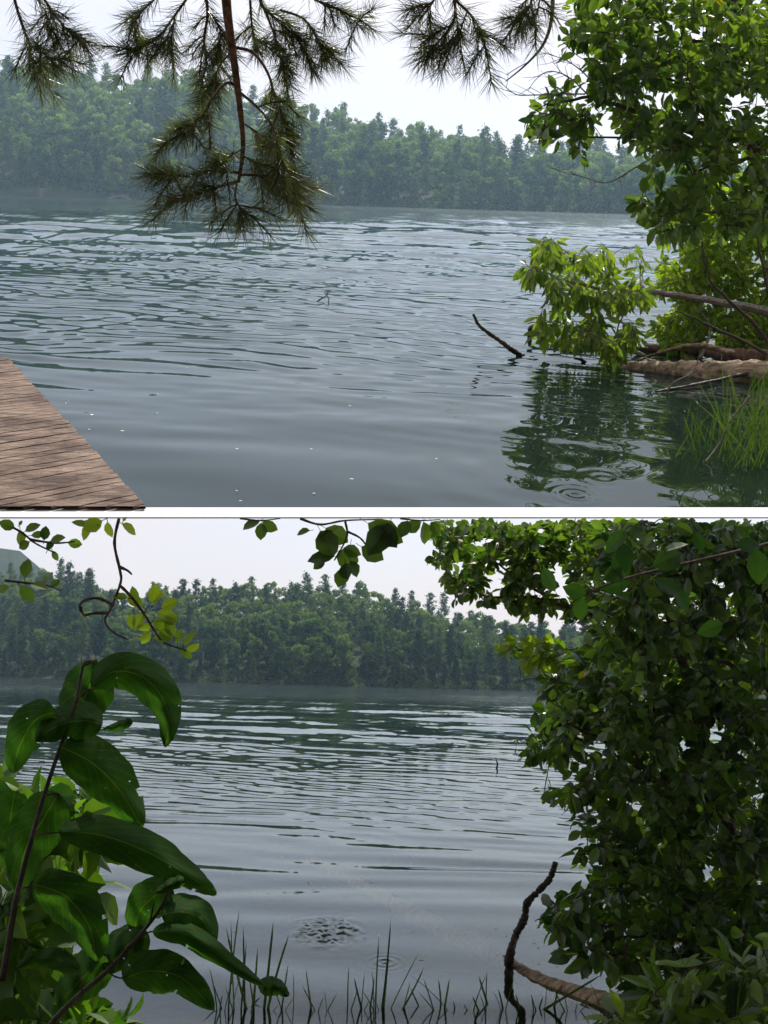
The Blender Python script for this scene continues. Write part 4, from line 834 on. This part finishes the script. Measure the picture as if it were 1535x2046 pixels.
# --- reeds along the near shore: clumps
g = np.random.default_rng(9)
def reed(k, px, py, tx, ty, wdt=.007):
    p = W(k, px, py, -.02); d = p.y; e = P(k, tx, ty, d); return p, e
def clump(items, label, seed):
    g = np.random.default_rng(seed); mb = MB(); base = None
    for bx, tx, ty, wpx in items:
        y0 = 2040; p = W('L', bx, y0, -.05); e = P('L', tx, ty, p.y+g.normal(0, .05)); base = base or p.copy(); v = e-p; L = v.length
        mb.blade(p, v, L, wpx*.72*p.y/F, (g.normal(0, .05), 0, 0), 6, Vector((g.normal(0, .3), -1, 0)))
    bxs = [q[0] for q in items]
    for q in range(9):
        bx = g.uniform(min(bxs), max(bxs)); p = W('L', bx, 2045, -.05); e = P('L', bx+g.normal(0, 26), g.uniform(1925, 2005), p.y); v = e-p
        mb.blade(p, v, v.length, g.uniform(1.5, 3.2)*p.y/F, (g.normal(0, .16), 0, -.05), 6, Vector((g.normal(0, .3), -1, 0)))
    return top('reed_clump', mb, 'L', base, m_grass, label, 'reeds', 'reeds along the near shore of the lower lake')
clump([(455, 470, 1812, 5), (500, 442, 1850, 7), (470, 456, 1838, 4), (490, 486, 1850, 6), (480, 494, 1880, 5), (505, 515, 1893, 7), (525, 549, 1840, 8), (530, 567, 1865, 8), (435, 431, 1930, 4), (560, 575, 1925, 5), (585, 592, 1945, 3), (475, 520, 1990, 6), (450, 430, 1960, 4), (510, 500, 1930, 5)], 'tallest tuft of reeds beside the slanting big-leaved stem', 1)
clump([(625, 617, 1967, 6), (632, 640, 1990, 4), (695, 693, 1930, 4), (730, 703, 1952, 6), (735, 752, 1950, 5), (750, 753, 1870, 5), (760, 790, 1835, 6), (765, 775, 1905, 6), (770, 830, 1905, 4), (790, 860, 1932, 6), (800, 820, 1960, 4), (720, 728, 1940, 3)], 'middle tuft of reeds below the bubbling patch', 2)
clump([(880, 887, 1955, 6), (884, 900, 1955, 6), (965, 945, 1990, 7), (985, 955, 1948, 7), (1010, 998, 1975, 6), (915, 905, 2000, 5), (850, 820, 1972, 5)], 'short rightmost tuft of reeds near the foot of the upright stick', 3)
clump([(1050, 1208, 1945, 9), (1100, 1120, 1975, 7), (1045, 1030, 1985, 6), (1070, 1085, 1990, 6), (1240, 1260, 1930, 6), (1120, 1195, 1985, 6)], 'leaning blades crossing the half-sunk log', 4)
# --- stick, logs
log('stick', 'L', [W('L', 1020, 1925, -.03), W('L', 1018, 1922, .05), P('L', 1030, 1870, 6.55), P('L', 1048, 1835, 6.55), P('L', 1054, 1805, 6.55), P('L', 1075, 1780, 6.55), P('L', 1098, 1755, 6.55), P('L', 1111, 1722, 6.55)], .019, .012, m_dark, 'crooked dark stick standing upright in shallow water right of centre', 'stick', 12, 9, .3)
log('log', 'L', [W('L', 620, 1715, -.24), W('L', 760, 1790, -.16), W('L', 880, 1855, -.12), W('L', 990, 1905, -.095)], .035, .06, m_sub, 'sunken tan log seen through the water right of the bubbling patch', 'log', 13)
log('log', 'L', [W('L', 985, 1908, -.05), W('L', 1040, 1945, -.025), W('L', 1120, 1982, -.02), W('L', 1250, 2020, .0), W('L', 1400, 2060, .06)], .03, .06, m_log, 'half-sunk brown log running to the shore at the foot of the alder', 'log', 14, 14)
log('stick', 'L', [W('L', 992, 1536, -.02), PW('L', 994, 1526, 1536), PW('L', 990, 1514, 1536)], .016, .007, m_dark, 'tiny stick poking from the water by the left rim of the alder', 'stick', 15, 6)
# near bank under the viewer and behind the alder
mb = MB(); nx, ny = 40, 26
for j in range(ny):
    for i in range(nx):
        x = -3+i*.17; y = -1.5+j*.36; e = max(0, (4.6-y)*.14)+max(0, (x-1.55+max(0, 6.2-y)*.0)*.22)*(1 if y < 9 else 0)
        mb.v.append(Vector((x, y, -.18+e*1.0+.04*noise.noise(Vector((x*2, y*2, 0))))))
for j in range(ny-1):
    for i in range(nx-1): q = j*nx+i; mb.f.append((q, q+1, q+nx+1, q+nx))
top('bank', mb, 'L', (0, 0, 0), m_soil, kind='structure', smooth=True)

# pollen and petals floating near both shores
for k, spots in (('U', [(210, 835, 110), (700, 880, 220)]), ('L', [(620, 1700, 160), (430, 1800, 90), (760, 1780, 110), (1080, 1880, 60)])):
    g = np.random.default_rng(4); mb = MB()
    for cx2, cy2, sd2 in spots:
        for q in range(14 if k == 'U' else 34):
            x, y = cx2+g.normal(0, sd2), cy2+g.normal(0, sd2*.45)
            if y > EDGE-8 and k == 'U' or y < hy(k, x)+230: continue
            p = W(k, x, y, .006); r_ = abs(g.normal(.0, .0032))+.0012; a = g.uniform(0, 3.14)
            mb.quad(p, Vector((math.cos(a), math.sin(a), 0))*r_, Vector((-math.sin(a), math.cos(a), 0))*r_*1.6)
    top('pollen', mb, k, W(k, spots[0][0], spots[0][1]), m_ledge, 'pale pollen specks floating on the %s lake' % ('upper' if k == 'U' else 'lower'), 'pollen', kind='stuff')

# ---------------------------------------------------------------- air
mb = MB(); x0, x1, y0, y1, z0, z1 = -420, 420, -40, 1180, -6, 420
mb.v = [Vector(p) for p in ((x0, y0, z0), (x1, y0, z0), (x1, y1, z0), (x0, y1, z0), (x0, y0, z1), (x1, y0, z1), (x1, y1, z1), (x0, y1, z1))]
mb.f = [(3, 2, 1, 0), (4, 5, 6, 7), (0, 1, 5, 4), (1, 2, 6, 5), (2, 3, 7, 6), (3, 0, 4, 7)]
m_h = bpy.data.materials.new('haze'); m_h.use_nodes = True; n = m_h.node_tree
for x in list(n.nodes): n.nodes.remove(x)
out = n.nodes.new('ShaderNodeOutputMaterial'); pv = n.nodes.new('ShaderNodeVolumePrincipled'); pv.inputs['Color'].default_value = (.50, .76, 1, 1); pv.inputs['Density'].default_value = .00024; pv.inputs['Anisotropy'].default_value = .3
n.links.new(pv.outputs[0], out.inputs['Volume'])
o = bpy.data.objects.new('haze', mb.mesh('haze', (0, 0, 0), [m_h])); C.objects.link(o); o['kind'] = 'stuff'; o['label'] = 'thin pale summer haze hanging over both lakes'; o['category'] = 'haze'
